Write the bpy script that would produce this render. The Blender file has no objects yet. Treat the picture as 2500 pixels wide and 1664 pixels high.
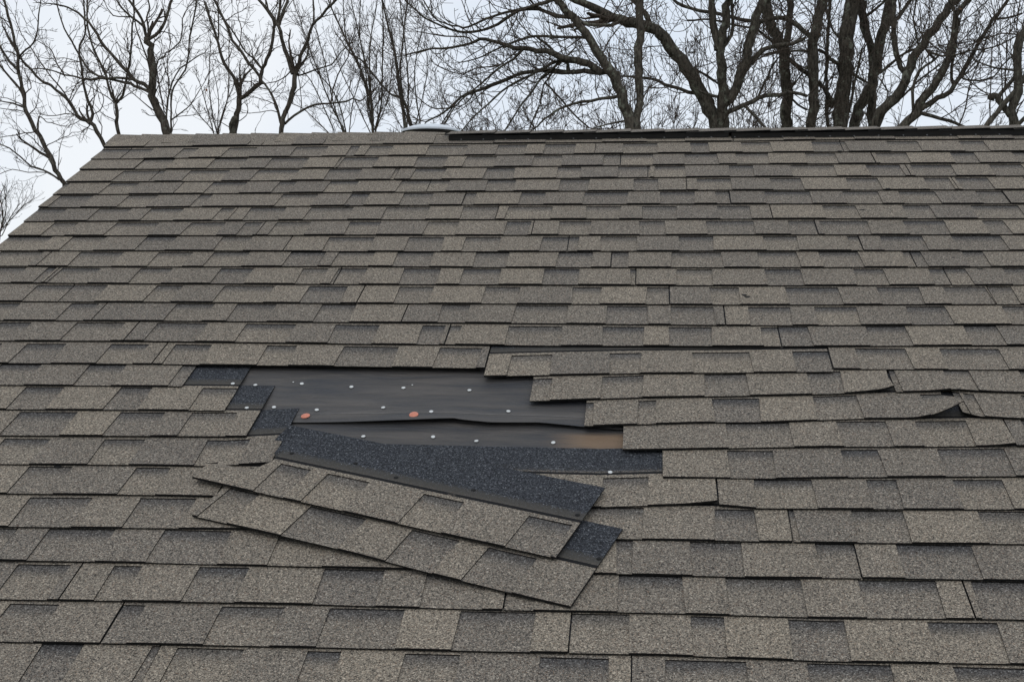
import bpy, math, random
from mathutils import Vector, Matrix

# ------------------------------------------------------------------ camera, sky, sun, exposure
SC = bpy.context.scene
COL = SC.collection
CAM_LOC = [0.0,-5.99723,-0.89058]
CAM_ROT = [[0.995236,-0.004663,0.097383],[0.097388,0.000892,-0.995246],[0.004554,0.999989,0.001342]]
cam = bpy.data.cameras.new('camera'); co = bpy.data.objects.new('camera', cam); COL.objects.link(co)
cam.sensor_width = 36.0; cam.lens = 48.99347; cam.clip_start = .05; cam.clip_end = 2000
co.matrix_world = Matrix.Translation(CAM_LOC) @ Matrix(CAM_ROT).to_4x4()
SC.camera = co

W = bpy.data.worlds.new('World'); SC.world = W; W.use_nodes = True
nt = W.node_tree; nt.nodes.clear(); LK = nt.links.new
out = nt.nodes.new('ShaderNodeOutputWorld'); bg = nt.nodes.new('ShaderNodeBackground'); bg2 = nt.nodes.new('ShaderNodeBackground'); mx = nt.nodes.new('ShaderNodeMixShader')
SUN_EL, SUN_AZ = math.radians(58), math.radians(200)
sky = nt.nodes.new('ShaderNodeTexSky'); sky.sky_type = 'NISHITA'; sky.sun_disc = False; sky.sun_elevation = SUN_EL; sky.sun_rotation = SUN_AZ
LK(sky.outputs[0], bg.inputs[0]); bg.inputs[1].default_value = .08
tc = nt.nodes.new('ShaderNodeTexCoord'); nz = nt.nodes.new('ShaderNodeTexNoise'); nz.inputs['Scale'].default_value = 2.6; nz.inputs['Detail'].default_value = 4.0; nz.inputs['Roughness'].default_value = .5
LK(tc.outputs['Generated'], nz.inputs['Vector'])
rp = nt.nodes.new('ShaderNodeValToRGB'); rp.color_ramp.elements[0].position = .36; rp.color_ramp.elements[0].color = (.80, .88, .99, 1); rp.color_ramp.elements[1].position = .64; rp.color_ramp.elements[1].color = (.97, 1.0, 1.04, 1)
LK(nz.outputs[0], rp.inputs[0]); LK(rp.outputs[0], bg2.inputs[0]); bg2.inputs[1].default_value = 1.0
mx.inputs[0].default_value = .88; LK(bg.outputs[0], mx.inputs[1]); LK(bg2.outputs[0], mx.inputs[2]); LK(mx.outputs[0], out.inputs[0])

sl = bpy.data.lights.new('sun', 'SUN'); sl.energy = .5; sl.angle = math.radians(35); sl.color = (1, .97, .93)
so = bpy.data.objects.new('sun', sl); COL.objects.link(so)
sd = Vector((math.sin(SUN_AZ) * math.cos(SUN_EL), math.cos(SUN_AZ) * math.cos(SUN_EL), math.sin(SUN_EL)))
so.rotation_euler = (-sd).to_track_quat('-Z', 'Y').to_euler()

SC.view_settings.view_transform = 'Standard'; SC.view_settings.look = 'None'; SC.view_settings.exposure = 0.0; SC.view_settings.gamma = 1.0
SC.view_settings.use_curve_mapping = False

# ------------------------------------------------------------------ measured layout, in metres on the roof plane (u, s) or in the world
COURSES={
0:[[-2.3538,-1.6545,[[0.0,0.1745],[0.186,0.1745],[0.699,0.1703]],[[0.1766,0.3981],[0.6346,0.7007]]],[-1.6545,-0.6535,[[0.0,0.1703],[0.409,0.1669],[0.971,0.1709],[1.001,0.171]],[[-0.0014,0.1307],[0.2627,0.5232],[0.7366,1.0024]]],[-0.6535,0.3475,[[0.0,0.171],[0.97,0.1726],[1.001,0.1721]],[[0.2188,0.4536],[0.6359,0.7999],[0.9908,1.0024]]],[0.3475,1.3485,[[0.0,0.1721],[0.385,0.1657],[1.001,0.1743]],[[-0.0014,0.2006],[0.3308,0.4905],[0.6512,0.9109]]],[1.3485,2.3495,[[0.0,0.1743],[0.137,0.1762],[1.001,0.1762]],[[0.1263,0.2777],[0.4976,0.6462],[0.8456,0.9923]]],[2.3495,3.003,[[0.0,0.1762],[0.654,0.1762]],[[0.1203,0.3735],[0.5262,0.6549]]]],
1:[[-2.3538,-2.2244,[[0.0,0.332],[0.129,0.332]],[[-0.0014,0.1308]]],[-2.2244,-1.2234,[[-0.001,0.332],[0.109,0.332],[1.0,0.3171]],[[-0.0014,0.1004],[0.232,0.2992],[0.4332,0.554],[0.7249,0.8634],[0.9603,1.0024]]],[-1.2234,-0.2224,[[-0.001,0.3171],[0.006,0.3169],[0.556,0.3213],[1.0,0.3184]],[[0.0439,0.144],[0.2967,0.4609],[0.5903,0.713],[0.7894,0.9174]]],[-0.2224,0.7786,[[-0.001,0.3184],[0.533,0.315],[0.937,0.3164],[1.0,0.3175]],[[0.1133,0.2548],[0.3891,0.4639],[0.5979,0.7166],[0.885,1.0024]]],[0.7786,1.7796,[[-0.001,0.3175],[0.673,0.3298],[1.0,0.3298]],[[-0.0014,0.0175],[0.1855,0.3085],[0.4718,0.5693],[0.8104,1.0024]]],[1.7796,2.7806,[[-0.001,0.3298],[1.0,0.3298]],[[-0.0014,0.0628],[0.2247,0.4908],[0.6813,0.9068]]],[2.7806,3.003,[[-0.001,0.3298],[0.222,0.3298]],[[0.0579,0.2238]]]],
2:[[-2.3538,-2.1177,[[0.0,0.4625],[0.236,0.4625]],[]],[-2.1177,-1.1167,[[-0.0,0.4625],[0.046,0.4625],[0.929,0.4655],[1.001,0.4659]],[[-0.0014,0.1325],[0.3038,0.4433],[0.5484,0.7055],[0.8374,0.8447],[0.8552,1.0024]]],[-1.1167,-0.1157,[[-0.0,0.4659],[0.465,0.4683],[1.001,0.4607]],[[0.1629,0.2903],[0.3671,0.4924],[0.645,0.7612],[0.9321,1.0024]]],[-0.1157,0.8853,[[-0.0,0.4607],[0.419,0.4548],[0.815,0.4602],[1.001,0.4618]],[[-0.0014,0.13],[0.2557,0.3854],[0.4599,0.5905],[0.7376,0.8555]]],[0.8853,1.8863,[[-0.0,0.4618],[0.535,0.4662],[1.001,0.4662]],[[0.0142,0.136],[0.3052,0.3979],[0.5429,0.5912],[0.8221,1.0024]]],[1.8863,2.8873,[[-0.0,0.4662],[1.001,0.4662]],[[0.1626,0.3151],[0.4604,0.5984],[0.7615,0.9766]]],[2.8873,3.003,[[-0.0,0.4662],[0.116,0.4662]],[[0.1046,0.1172]]]],
3:[[-2.3538,-2.0069,[[0.0,0.6117],[0.332,0.6117],[0.347,0.6116]],[[0.1933,0.3483]]],[-2.0069,-1.0059,[[0.001,0.6116],[0.846,0.609],[1.002,0.6094]],[[-0.0014,0.0263],[0.1308,0.2961],[0.4179,0.5877],[0.7112,0.8458],[0.9831,1.0024]]],[-1.0059,-0.0049,[[0.001,0.6094],[0.368,0.6103],[1.002,0.6034]],[[0.0654,0.1929],[0.355,0.4693],[0.6413,0.7342],[0.8818,1.0024]]],[-0.0049,0.9961,[[0.001,0.6034],[0.301,0.6001],[0.688,0.6042],[1.002,0.6081]],[[-0.0014,0.0077],[0.0248,0.1449],[0.3163,0.4111],[0.5581,0.7244],[0.8456,0.9763]]],[0.9961,1.9971,[[0.001,0.6081],[0.391,0.613],[1.002,0.613]],[[0.017,0.1715],[0.3144,0.4372],[0.6596,0.8571]]],[1.9971,2.9981,[[0.001,0.613],[1.002,0.613]],[[0.0208,0.2183],[0.4277,0.5645],[0.8047,0.9367]]],[2.9981,3.003,[[0.001,0.613],[0.005,0.613]],[]]],
4:[[-2.3538,-1.8589,[[0.0,0.7538],[0.379,0.7538],[0.495,0.7532]],[[-0.0014,0.0189],[0.1902,0.3089]]],[-1.8589,-0.8579,[[-0.0,0.7532],[0.725,0.7492],[1.001,0.7484]],[[0.1199,0.2598],[0.3931,0.461],[0.5991,0.7128],[0.885,1.0024]]],[-0.8579,0.1431,[[-0.0,0.7484],[0.234,0.7477],[1.001,0.748]],[[-0.0014,0.0752],[0.2249,0.3366],[0.5105,0.6256],[0.796,0.8905]]],[0.1431,1.1441,[[-0.0,0.748],[0.147,0.7481],[0.525,0.7526],[1.001,0.7581]],[[0.0386,0.1695],[0.3181,0.435],[0.6048,0.7247],[0.8953,0.9895]]],[1.1441,2.1451,[[-0.0,0.7581],[0.21,0.7605],[1.001,0.7605]],[[0.01,0.1306],[0.2613,0.5027],[0.6733,0.8848]]],[2.1451,3.003,[[-0.0,0.7605],[0.858,0.7605]],[[0.0135,0.149],[0.2982,0.5637],[0.7148,0.8594]]]],
5:[[-2.3538,-1.7022,[[0.0,0.8972],[0.426,0.8972],[0.652,0.8958]],[[0.0347,0.1695],[0.3152,0.4333],[0.6029,0.653]]],[-1.7022,-0.7012,[[0.0,0.8958],[0.595,0.8922],[1.001,0.89]],[[0.2819,0.4228],[0.554,0.6254],[0.7591,0.8752]]],[-0.7012,0.2998,[[0.0,0.89],[0.093,0.8895],[0.984,0.8905],[1.001,0.8907]],[[-0.0014,0.0405],[0.2143,0.3062],[0.4561,0.6201],[0.7409,0.8716],[0.9467,1.0024]]],[0.2998,1.3008,[[0.0,0.8907],[0.352,0.8953],[1.001,0.9038]],[[0.1299,0.2966],[0.4169,0.5472],[0.6213,0.7521],[0.8998,1.0024]]],[1.3008,2.3018,[[0.0,0.9038],[0.021,0.904],[1.001,0.904]],[[0.1714,0.3507],[0.5395,0.7791],[0.9201,1.0024]]],[2.3018,3.003,[[0.0,0.904],[0.701,0.904]],[[-0.0014,0.1549],[0.3747,0.6264]]]],
6:[[-2.3538,-1.5608,[[0.0,1.0397],[0.475,1.0397],[0.792,1.0381]],[[-0.0014,0.1174],[0.2457,0.3761],[0.4539,0.5824],[0.7304,0.7814]]],[-1.5608,-0.5598,[[-0.001,1.0381],[0.483,1.0358],[0.969,1.0376],[1.0,1.0377]],[[0.0508,0.1889],[0.2843,0.4487],[0.574,0.74],[0.8656,1.0024]]],[-0.5598,0.4412,[[-0.001,1.0377],[0.836,1.0418],[1.0,1.0421]],[[0.0356,0.2016],[0.3263,0.4556],[0.5308,0.6592],[0.8078,0.9252]]],[0.4412,1.4422,[[-0.001,1.0421],[0.194,1.0425],[0.847,1.049],[1.0,1.049]],[[0.1872,0.3055],[0.4736,0.5687],[0.7146,0.8799]]],[1.4422,2.4432,[[-0.001,1.049],[1.0,1.049]],[[0.018,0.1955],[0.394,0.6539],[0.8215,1.0024]]],[2.4432,3.003,[[-0.001,1.049],[0.56,1.049]],[[-0.0014,0.0815],[0.2726,0.4459]]]],
7:[[-2.3538,-1.416,[[0.0,1.1833],[0.024,1.1833],[0.522,1.1851],[0.938,1.1849]],[[0.1244,0.2182],[0.3684,0.5314],[0.6567,0.7871],[0.8617,0.9278]]],[-1.416,-0.415,[[0.0,1.1849],[0.366,1.1847],[0.84,1.1879],[1.001,1.1887]],[[0.0424,0.1712],[0.3181,0.4349],[0.6106,0.7246],[0.8999,0.9893]]],[-0.415,0.586,[[0.0,1.1887],[0.684,1.1921],[1.001,1.193]],[[0.0901,0.2071],[0.3781,0.4705],[0.6169,0.7857],[0.9072,1.0024]]],[0.586,1.587,[[0.0,1.193],[0.033,1.1931],[0.67,1.196],[1.001,1.196]],[[0.015,0.1825],[0.3049,0.4489],[0.5785,0.6504],[0.8579,1.0024]]],[1.587,2.588,[[0.0,1.196],[1.001,1.196]],[[-0.0014,0.1282],[0.2753,0.411],[0.6525,0.8576]]],[2.588,3.003,[[0.0,1.196],[0.415,1.196]],[[0.0316,0.1944],[0.391,0.4164]]]],
8:[[-2.3538,-1.2811,[[0.0,1.3228],[0.083,1.3228],[0.569,1.3246],[1.073,1.3307]],[[-0.0014,0.1713],[0.2488,0.3785],[0.5292,0.6436],[0.8142,0.9248]]],[-1.2811,-0.2801,[[-0.0,1.3307],[0.26,1.3339],[0.721,1.3381],[1.001,1.3369]],[[0.1355,0.3023],[0.4262,0.5538],[0.6307,0.7581],[0.9057,1.0024]]],[-0.2801,0.7209,[[-0.0,1.3369],[0.542,1.3346],[0.884,1.3358],[1.001,1.3358]],[[-0.0014,0.035],[0.1102,0.2378],[0.3825,0.5032],[0.6726,0.7909],[0.9609,1.0024]]],[0.7209,1.7219,[[-0.0,1.3358],[0.503,1.3356],[1.001,1.3356]],[[0.0717,0.2139],[0.3114,0.4763],[0.6572,0.8461],[0.9812,1.0024]]],[1.7219,2.7229,[[-0.0,1.3356],[1.001,1.3356]],[[-0.0014,0.2399],[0.3723,0.5717],[0.7962,0.9436]]],[2.7229,3.003,[[-0.0,1.3356],[0.28,1.3356]],[[0.155,0.2815]]]],
9:[[-2.3538,-2.1288,[[0.0,1.4618],[0.143,1.4618],[0.225,1.463]],[[0.034,0.1942]]],[-2.1288,-1.1278,[[-0.001,1.463],[0.393,1.4685],[1.0,1.4649]],[[0.1067,0.2678],[0.3959,0.5209],[0.5977,0.7268],[0.8761,1.0024]]],[-1.1278,-0.1268,[[-0.001,1.4649],[0.131,1.4641],[0.582,1.4742],[1.0,1.4757]],[[0.0464,0.1755],[0.2552,0.3832],[0.5307,0.647],[0.8179,0.9353]]],[-0.1268,0.8742,[[-0.001,1.4757],[0.383,1.4771],[0.714,1.4749],[1.0,1.4735]],[[-0.0014,0.0561],[0.2021,0.3689],[0.491,0.6223],[0.6948,0.8273],[0.9735,1.0024]]],[0.8742,1.8752,[[-0.001,1.4735],[0.318,1.4718],[1.0,1.4718]],[[-0.0014,0.0322],[0.1677,0.2363],[0.3772,0.5681],[0.7138,0.9633]]],[1.8752,2.8762,[[-0.001,1.4718],[1.0,1.4718]],[[0.1248,0.3182],[0.5612,0.8119]]],[2.8762,3.003,[[-0.001,1.4718],[0.127,1.4718]],[[0.0511,0.1282]]]],
10:[[-2.3538,-2.044,[[0.0,1.6034],[0.203,1.6034],[0.31,1.6048]],[[0.0622,0.1895],[0.2664,0.298]]],[-2.044,-1.043,[[0.001,1.6048],[0.354,1.6096],[1.002,1.6124]],[[0.0121,0.1488],[0.2925,0.4062],[0.5784,0.6932],[0.866,0.9543],[0.9892,1.0024]]],[-1.043,-0.042,[[0.001,1.6124],[0.075,1.6127],[0.512,1.6175],[1.002,1.6199]],[[-0.0014,0.089],[0.2147,0.3421],[0.4192,0.5476],[0.6925,0.811],[0.9792,1.0024]]],[-0.042,0.959,[[0.001,1.6199],[0.291,1.6213],[0.614,1.6194],[1.002,1.6163]],[[0.1324,0.2492],[0.4207,0.5381],[0.7094,0.8043],[0.95,1.0024]]],[0.959,1.96,[[0.001,1.6163],[0.202,1.6147],[1.002,1.6147]],[[-0.0014,0.0659],[0.1857,0.2555],[0.439,0.6093],[0.7842,0.9339]]],[1.96,2.961,[[0.001,1.6147],[1.002,1.6147]],[[0.1046,0.3747],[0.6133,0.8316]]],[2.961,3.003,[[0.001,1.6147],[0.042,1.6147]],[[0.0164,0.0434]]]],
11:[[-2.3538,-1.9358,[[0.0,1.7522],[0.266,1.7523],[0.418,1.7534]],[[-0.0014,0.1504],[0.2893,0.4194]]],[-1.9358,-0.9348,[[-0.0,1.7534],[0.294,1.7556],[0.996,1.763],[1.001,1.763]],[[-0.0014,0.1174],[0.2898,0.3804],[0.5229,0.6945],[0.8131,0.9429]]],[-0.9348,0.0662,[[-0.0,1.763],[0.42,1.763],[1.001,1.7664]],[[0.1152,0.2294],[0.4005,0.5155],[0.6867,0.7812],[0.9271,1.0024]]],[0.0662,1.0672,[[-0.0,1.7664],[0.175,1.7674],[0.489,1.7657],[1.001,1.7601]],[[0.1263,0.2205],[0.3668,0.5328],[0.6549,0.7875],[0.8611,0.9916]]],[1.0672,2.0682,[[-0.0,1.7601],[0.061,1.7594],[1.001,1.7594]],[[-0.0014,0.0725],[0.2907,0.5434],[0.7134,0.9545]]],[2.0682,3.003,[[-0.0,1.7594],[0.935,1.7594]],[[0.1709,0.399],[0.6036,0.8408]]]],
12:[[-2.3538,-1.7683,[[0.0,1.8969],[0.326,1.8969],[0.585,1.8968]],[[0.1896,0.2896],[0.464,0.5583]]],[-1.7683,-0.7673,[[-0.001,1.8968],[0.174,1.8967],[0.856,1.9016],[1.0,1.9023]],[[0.2359,0.3626],[0.4378,0.5682],[0.7194,0.831]]],[-0.7673,0.2337,[[-0.001,1.9023],[0.267,1.9034],[1.0,1.9144]],[[0.1083,0.1996],[0.3463,0.5119],[0.6344,0.7623],[0.835,0.9667]]],[0.2337,1.2347,[[-0.001,1.9144],[0.001,1.9144],[0.305,1.9108],[0.862,1.903],[1.0,1.903]],[[0.0729,0.2027],[0.2763,0.4052],[0.5553,0.674],[0.8443,0.9147]]],[1.2347,2.2357,[[-0.001,1.903],[1.0,1.903]],[[0.1305,0.358],[0.5203,0.7841],[0.9872,1.0024]]],[2.2357,3.003,[[-0.001,1.903],[0.767,1.903]],[[-0.0014,0.198],[0.328,0.5349],[0.6923,0.7687]]]],
13:[[-2.3538,-1.6119,[[0.0,2.0414],[0.388,2.0414],[0.742,2.0401]],[[0.2821,0.3862],[0.5357,0.6961]]],[-1.6119,-0.6109,[[0.0,2.0401],[0.066,2.0399],[0.728,2.0522],[1.001,2.0538]],[[0.0614,0.2251],[0.35,0.5114],[0.6368,0.7773],[0.9125,0.9846]]],[-0.6109,0.3901,[[0.0,2.0538],[0.126,2.0545],[0.84,2.0586],[1.001,2.0552]],[[-0.0014,0.0347],[0.1797,0.3452],[0.4689,0.5966],[0.6704,0.7996],[0.9458,1.0024]]],[0.3901,1.3911,[[0.0,2.0552],[0.133,2.0523],[0.675,2.0395],[1.001,2.0395]],[[-0.0014,0.0867],[0.2583,0.375],[0.5469,0.6423],[0.845,1.0024]]],[1.3911,2.3921,[[0.0,2.0395],[1.001,2.0395]],[[-0.0014,0.0868],[0.2553,0.4761],[0.6892,0.9363]]],[2.3921,3.003,[[0.0,2.0395],[0.611,2.0395]],[[0.104,0.3533],[0.5815,0.6124]]]],
14:[[-2.3538,-1.4722,[[0.0,2.1925],[0.452,2.1925],[0.858,2.1916],[0.881,2.1918]],[[0.3165,0.3541],[0.4337,0.56],[0.704,0.8243]]],[-1.4722,-0.4712,[[-0.001,2.1918],[0.508,2.1979],[0.777,2.2032],[0.989,2.2065],[1.0,2.2065]],[[0.026,0.1413],[0.315,0.4081],[0.5543,0.7217],[0.8481,0.9758]]],[-0.4712,0.5227,[[-0.001,2.2566],[0.001,2.2566],[0.188,2.2438],[0.453,2.2297],[0.691,2.2244],[0.993,2.2129],[0.995,2.2129]],[[0.0669,0.1869],[0.3556,0.4496],[0.597,0.7633],[0.887,0.9953]]],[0.5227,1.5237,[[0.001,2.1952],[0.002,2.1952],[0.188,2.1943],[0.507,2.193],[1.002,2.193]],[[0.0758,0.2196],[0.3173,0.4846],[0.6727,0.877]]],[1.5237,2.5247,[[0.001,2.193],[1.002,2.193]],[[0.0237,0.272],[0.5079,0.705],[0.9128,1.0024]]],[2.5247,3.003,[[0.001,2.193],[0.478,2.193]],[[-0.0014,0.1433],[0.3556,0.4798]]]],
15:[[-2.3538,-1.337,[[0.0,2.3289],[0.509,2.3289],[0.904,2.3285],[1.017,2.3291]],[[-0.0014,0.192],[0.41,0.537],[0.686,0.8004],[0.9725,1.0182]]],[-0.3289,0.6757,[[0.0,2.3985],[0.083,2.3923],[0.315,2.3718],[0.543,2.3615],[0.622,2.356],[0.821,2.3442],[0.971,2.3292],[0.997,2.3196],[1.004,2.3196]],[[-0.0014,0.0538],[0.1966,0.3139],[0.4855,0.6029],[0.7732,0.8686]]],[0.6757,1.6767,[[-0.001,2.3291],[0.092,2.3245],[0.151,2.3202],[0.324,2.3261],[1.0,2.3261]],[[-0.0014,0.0143],[0.1497,0.2196],[0.3566,0.3732],[0.578,0.7669],[0.967,1.0024]]],[1.6767,2.6777,[[-0.001,2.3261],[1.002,2.3261]],[[-0.0014,0.2055],[0.407,0.6388],[0.7706,0.9222]]],[2.6777,3.003,[[0.001,2.3261],[0.325,2.3261]],[[0.1004,0.3268]]]],
16:[[-2.3538,-2.1736,[[0.0,2.4722],[0.18,2.4722]],[[-0.0014,0.0276]]],[-2.1736,-1.1726,[[0.0,2.4722],[0.39,2.4721],[0.771,2.4688],[0.984,2.4695],[1.001,2.4695]],[[0.03,0.1647],[0.3657,0.4821],[0.6522,0.7456],[0.8946,1.0024]]],[-0.1716,0.8287,[[0.0,2.5345],[0.001,2.5345],[0.302,2.5085],[0.493,2.5013],[0.725,2.4787],[0.99,2.4694],[1.001,2.4694]],[[-0.0014,0.0204],[0.143,0.1916],[0.3435,0.4726],[0.619,0.7379],[0.9131,1.0017]]],[0.8287,1.8297,[[0.001,2.4537],[0.046,2.4659],[0.138,2.4709],[1.002,2.4709]],[[-0.0014,0.0164],[0.0262,0.0531],[0.1773,0.1896],[0.3245,0.4723],[0.6374,0.7919],[0.9428,1.0024]]],[1.8297,2.8307,[[0.001,2.4709],[1.002,2.4709]],[[-0.0014,0.0756],[0.2575,0.4406],[0.6394,0.8524]]],[2.8307,3.003,[[0.001,2.4709],[0.172,2.4709]],[[-0.0014,0.1737]]]],
17:[[-2.3538,-2.0735,[[0.0,2.6171],[0.28,2.6171]],[[-0.0014,0.1143]]],[-2.0735,-1.0725,[[0.0,2.6171],[0.352,2.6171],[0.718,2.6127],[0.991,2.6088],[1.001,2.6088]],[[-0.0014,0.1812],[0.31,0.4773],[0.6013,0.7292],[0.8065,0.9349]]],[-0.0672,0.9338,[[0.0,2.6552],[0.38,2.632],[0.528,2.6249],[0.748,2.6197],[0.894,2.6134],[1.001,2.6102]],[[0.2703,0.4369],[0.5616,0.6913],[0.7671,0.9]]],[0.9338,1.9348,[[0.0,2.6102],[0.02,2.6096],[1.001,2.6096]],[[0.0409,0.2884],[0.46,0.5939],[0.7926,0.9349]]],[1.9348,2.9358,[[-0.0,2.6096],[1.001,2.6096]],[[0.125,0.3023],[0.4975,0.7632],[0.9856,1.0024]]],[2.9358,3.003,[[0.0,2.6096],[0.067,2.6096]],[[-0.0014,0.0686]]]],
18:[[-2.3538,-1.9734,[[0.0,2.7633],[0.38,2.7633]],[[0.1656,0.3818]]],[-1.9734,-0.9724,[[0.0,2.7633],[0.313,2.7633],[0.666,2.7585],[0.842,2.759],[0.994,2.7402],[1.001,2.7402]],[[0.2275,0.3585],[0.5091,0.6223],[0.7949,0.9106]]],[0.0357,1.0367,[[0.0,2.7838],[0.087,2.7828],[0.266,2.7813],[0.479,2.7709],[0.867,2.7558],[1.001,2.7558]],[[0.1649,0.2819],[0.4536,0.5471],[0.697,0.8643]]],[1.0367,2.0377,[[0.0,2.7558],[1.001,2.7558]],[[0.0602,0.2696],[0.5077,0.7748],[0.9731,1.0024]]],[2.0377,3.003,[[0.0,2.7558],[0.965,2.7558]],[[-0.0014,0.151],[0.382,0.5108],[0.6518,0.8614]]]],
19:[[-2.3538,-2.0735,[[0.0,2.9033],[0.28,2.9033]],[[-0.0014,0.107]]],[-2.0735,-1.0725,[[0.0,2.9033],[0.472,2.9033],[0.814,2.9003],[1.001,2.9022]],[[-0.0014,0.2545],[0.4553,0.5734],[0.7455,0.8371]]],[-1.0725,-0.8294,[[0.0,2.9022],[0.001,2.9022],[0.243,2.9072]],[]],[-0.8294,0.1702,[[0.0,2.9072],[0.704,2.9218],[0.914,2.9061],[0.997,2.898],[1.0,2.8979]],[[0.7151,0.8293]]],[0.1702,1.1712,[[0.0,2.906],[0.003,2.906],[0.087,2.9173],[0.259,2.914],[0.699,2.9021],[1.001,2.9021]],[[0.0898,0.2314],[0.3638,0.437],[0.5737,0.6928],[0.8474,1.0024]]],[1.1712,2.1722,[[0.0,2.9021],[1.001,2.9021]],[[-0.0014,0.0169],[0.2568,0.4397],[0.6784,0.9378]]],[2.1722,3.003,[[0.0,2.9021],[0.831,2.9021]],[[0.1337,0.2994],[0.5404,0.7402]]]],
20:[[-2.3538,-1.6678,[[0.0,3.0505],[0.686,3.0505]],[[-0.0014,0.1955],[0.3569,0.556]]],[-1.6678,-0.6668,[[0.0,3.0505],[0.129,3.0505],[0.457,3.0451],[0.673,3.0414],[1.001,3.0459]],[[0.1113,0.2746],[0.399,0.5421]]],[-0.6668,0.3342,[[0.0,3.0459],[0.604,3.0541],[0.748,3.0535],[0.914,3.055],[1.001,3.0543]],[[0.5234,0.6565],[0.8257,0.9197]]],[0.3342,1.3352,[[0.0,3.0543],[0.079,3.0537],[0.504,3.0454],[1.001,3.0454]],[[-0.0014,0.012],[0.1482,0.2682],[0.4419,0.5737],[0.7165,0.934]]],[1.3352,2.3362,[[0.0,3.0454],[1.001,3.0454]],[[0.1124,0.283],[0.5011,0.7481],[0.8783,1.0024]]],[2.3362,3.003,[[0.0,3.0454],[0.667,3.0454]],[[-0.0014,0.0821],[0.2421,0.5047]]]],
21:[[-2.3538,-1.5301,[[0.0,3.1895],[0.824,3.1895]],[[0.0511,0.2217],[0.4635,0.6143],[0.7736,0.8252]]],[-1.5301,-0.5291,[[-0.0,3.1895],[0.05,3.1895],[0.366,3.1844],[1.0,3.19],[1.001,3.19]],[[0.0795,0.2448],[0.3675,0.5322],[0.654,0.7819],[0.9802,1.0024]]],[-0.5291,0.4719,[[-0.0,3.19],[0.559,3.1916],[0.768,3.1934],[0.984,3.1883],[1.001,3.1882]],[[-0.0014,0.075],[0.4554,0.4943],[0.626,0.7441],[0.9116,1.0024]]],[0.4719,1.4729,[[-0.0,3.1882],[0.333,3.1853],[1.001,3.1853]],[[0.0933,0.2609],[0.4634,0.6785],[0.8923,1.0024]]],[1.4729,2.4739,[[-0.0,3.1853],[1.001,3.1853]],[[-0.0014,0.0369],[0.2525,0.4242],[0.614,0.7907],[0.9533,1.0024]]],[2.4739,3.003,[[-0.0,3.1853],[0.529,3.1853]],[[-0.0014,0.1568],[0.3386,0.5189]]]],
22:[[-2.3538,-1.3127,[[0.0,3.3347],[0.935,3.3347],[1.041,3.3331]],[[0.1466,0.4064],[0.5872,0.752],[0.8849,1.013]]],[-1.3127,-0.3117,[[-0.0,3.3331],[0.197,3.3302],[0.592,3.3268],[0.964,3.3307],[1.001,3.3305]],[[0.0766,0.1444],[0.2803,0.3977],[0.5738,0.7141],[0.8131,0.9498]]],[-0.3117,0.6893,[[-0.0,3.3305],[0.34,3.3288],[0.695,3.3311],[1.001,3.3238]],[[-0.0014,0.0676],[0.2461,0.3871],[0.4826,0.6485],[0.7729,0.9408]]],[0.6893,1.6903,[[-0.0,3.3238],[0.056,3.3225],[1.001,3.3225]],[[0.0161,0.1776],[0.308,0.5479],[0.7256,0.9366]]],[1.6903,2.6913,[[-0.0,3.3225],[1.001,3.3225]],[[0.1453,0.3645],[0.5482,0.8073],[0.9801,1.0024]]],[2.6913,3.003,[[-0.0,3.3225],[0.312,3.3225]],[[-0.0014,0.1638]]]],
23:[[-2.3538,-2.1644,[[0.0,3.4808],[0.189,3.4808]],[[0.1344,0.1908]]],[-2.1644,-1.1634,[[-0.001,3.4808],[0.807,3.4808],[1.0,3.4782]],[[-0.0014,0.1933],[0.3296,0.577],[0.7396,0.8543]]],[-1.1634,-0.1624,[[-0.001,3.4782],[0.097,3.4768],[0.474,3.472],[0.83,3.4715],[1.0,3.4693]],[[-0.0014,0.0505],[0.2246,0.3659],[0.4672,0.634],[0.7577,0.9215]]],[-0.1624,0.8386,[[-0.001,3.4693],[0.191,3.4669],[0.53,3.4738],[0.876,3.4669],[1.0,3.4669]],[[-0.0014,0.1231],[0.2535,0.3246],[0.4594,0.5766],[0.749,0.8932]]],[0.8386,1.8396,[[-0.001,3.4669],[1.0,3.4669]],[[0.0536,0.294],[0.5268,0.6759],[0.8594,1.0024]]],[1.8396,2.8406,[[-0.001,3.4669],[1.0,3.4669]],[[-0.0014,0.0656],[0.2512,0.4273],[0.5736,0.7859]]],[2.8406,3.003,[[-0.001,3.4669],[0.162,3.4669]],[[-0.0014,0.145]]]],
24:[[-2.3538,-2.0333,[[0.0,3.6197],[0.066,3.6197],[0.32,3.6189]],[[0.2524,0.322]]],[-2.0333,-1.0323,[[-0.0,3.6189],[0.746,3.6168],[1.001,3.6165]],[[-0.0014,0.164],[0.2955,0.5192],[0.7384,0.8316],[0.9818,1.0024]]],[-1.0323,-0.0313,[[-0.0,3.6165],[1.001,3.6154]],[[0.0378,0.1831],[0.3194,0.3918],[0.5272,0.644],[0.8113,0.953]]],[-0.0313,0.9697,[[-0.0,3.6154],[0.031,3.6154],[0.889,3.6125],[1.001,3.6125]],[[0.0672,0.2313],[0.3542,0.5212],[0.6437,0.8301]]],[0.9697,1.9707,[[-0.0,3.6125],[1.001,3.6125]],[[0.038,0.1737],[0.3988,0.5588],[0.7613,1.0024]]],[1.9707,2.9717,[[-0.0,3.6125],[1.001,3.6125]],[[-0.0014,0.0253],[0.2355,0.3833],[0.5455,0.8055],[0.9513,1.0024]]],[2.9717,3.003,[[-0.0,3.6125],[0.031,3.6125]],[[-0.0014,0.0327]]]],
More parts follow.
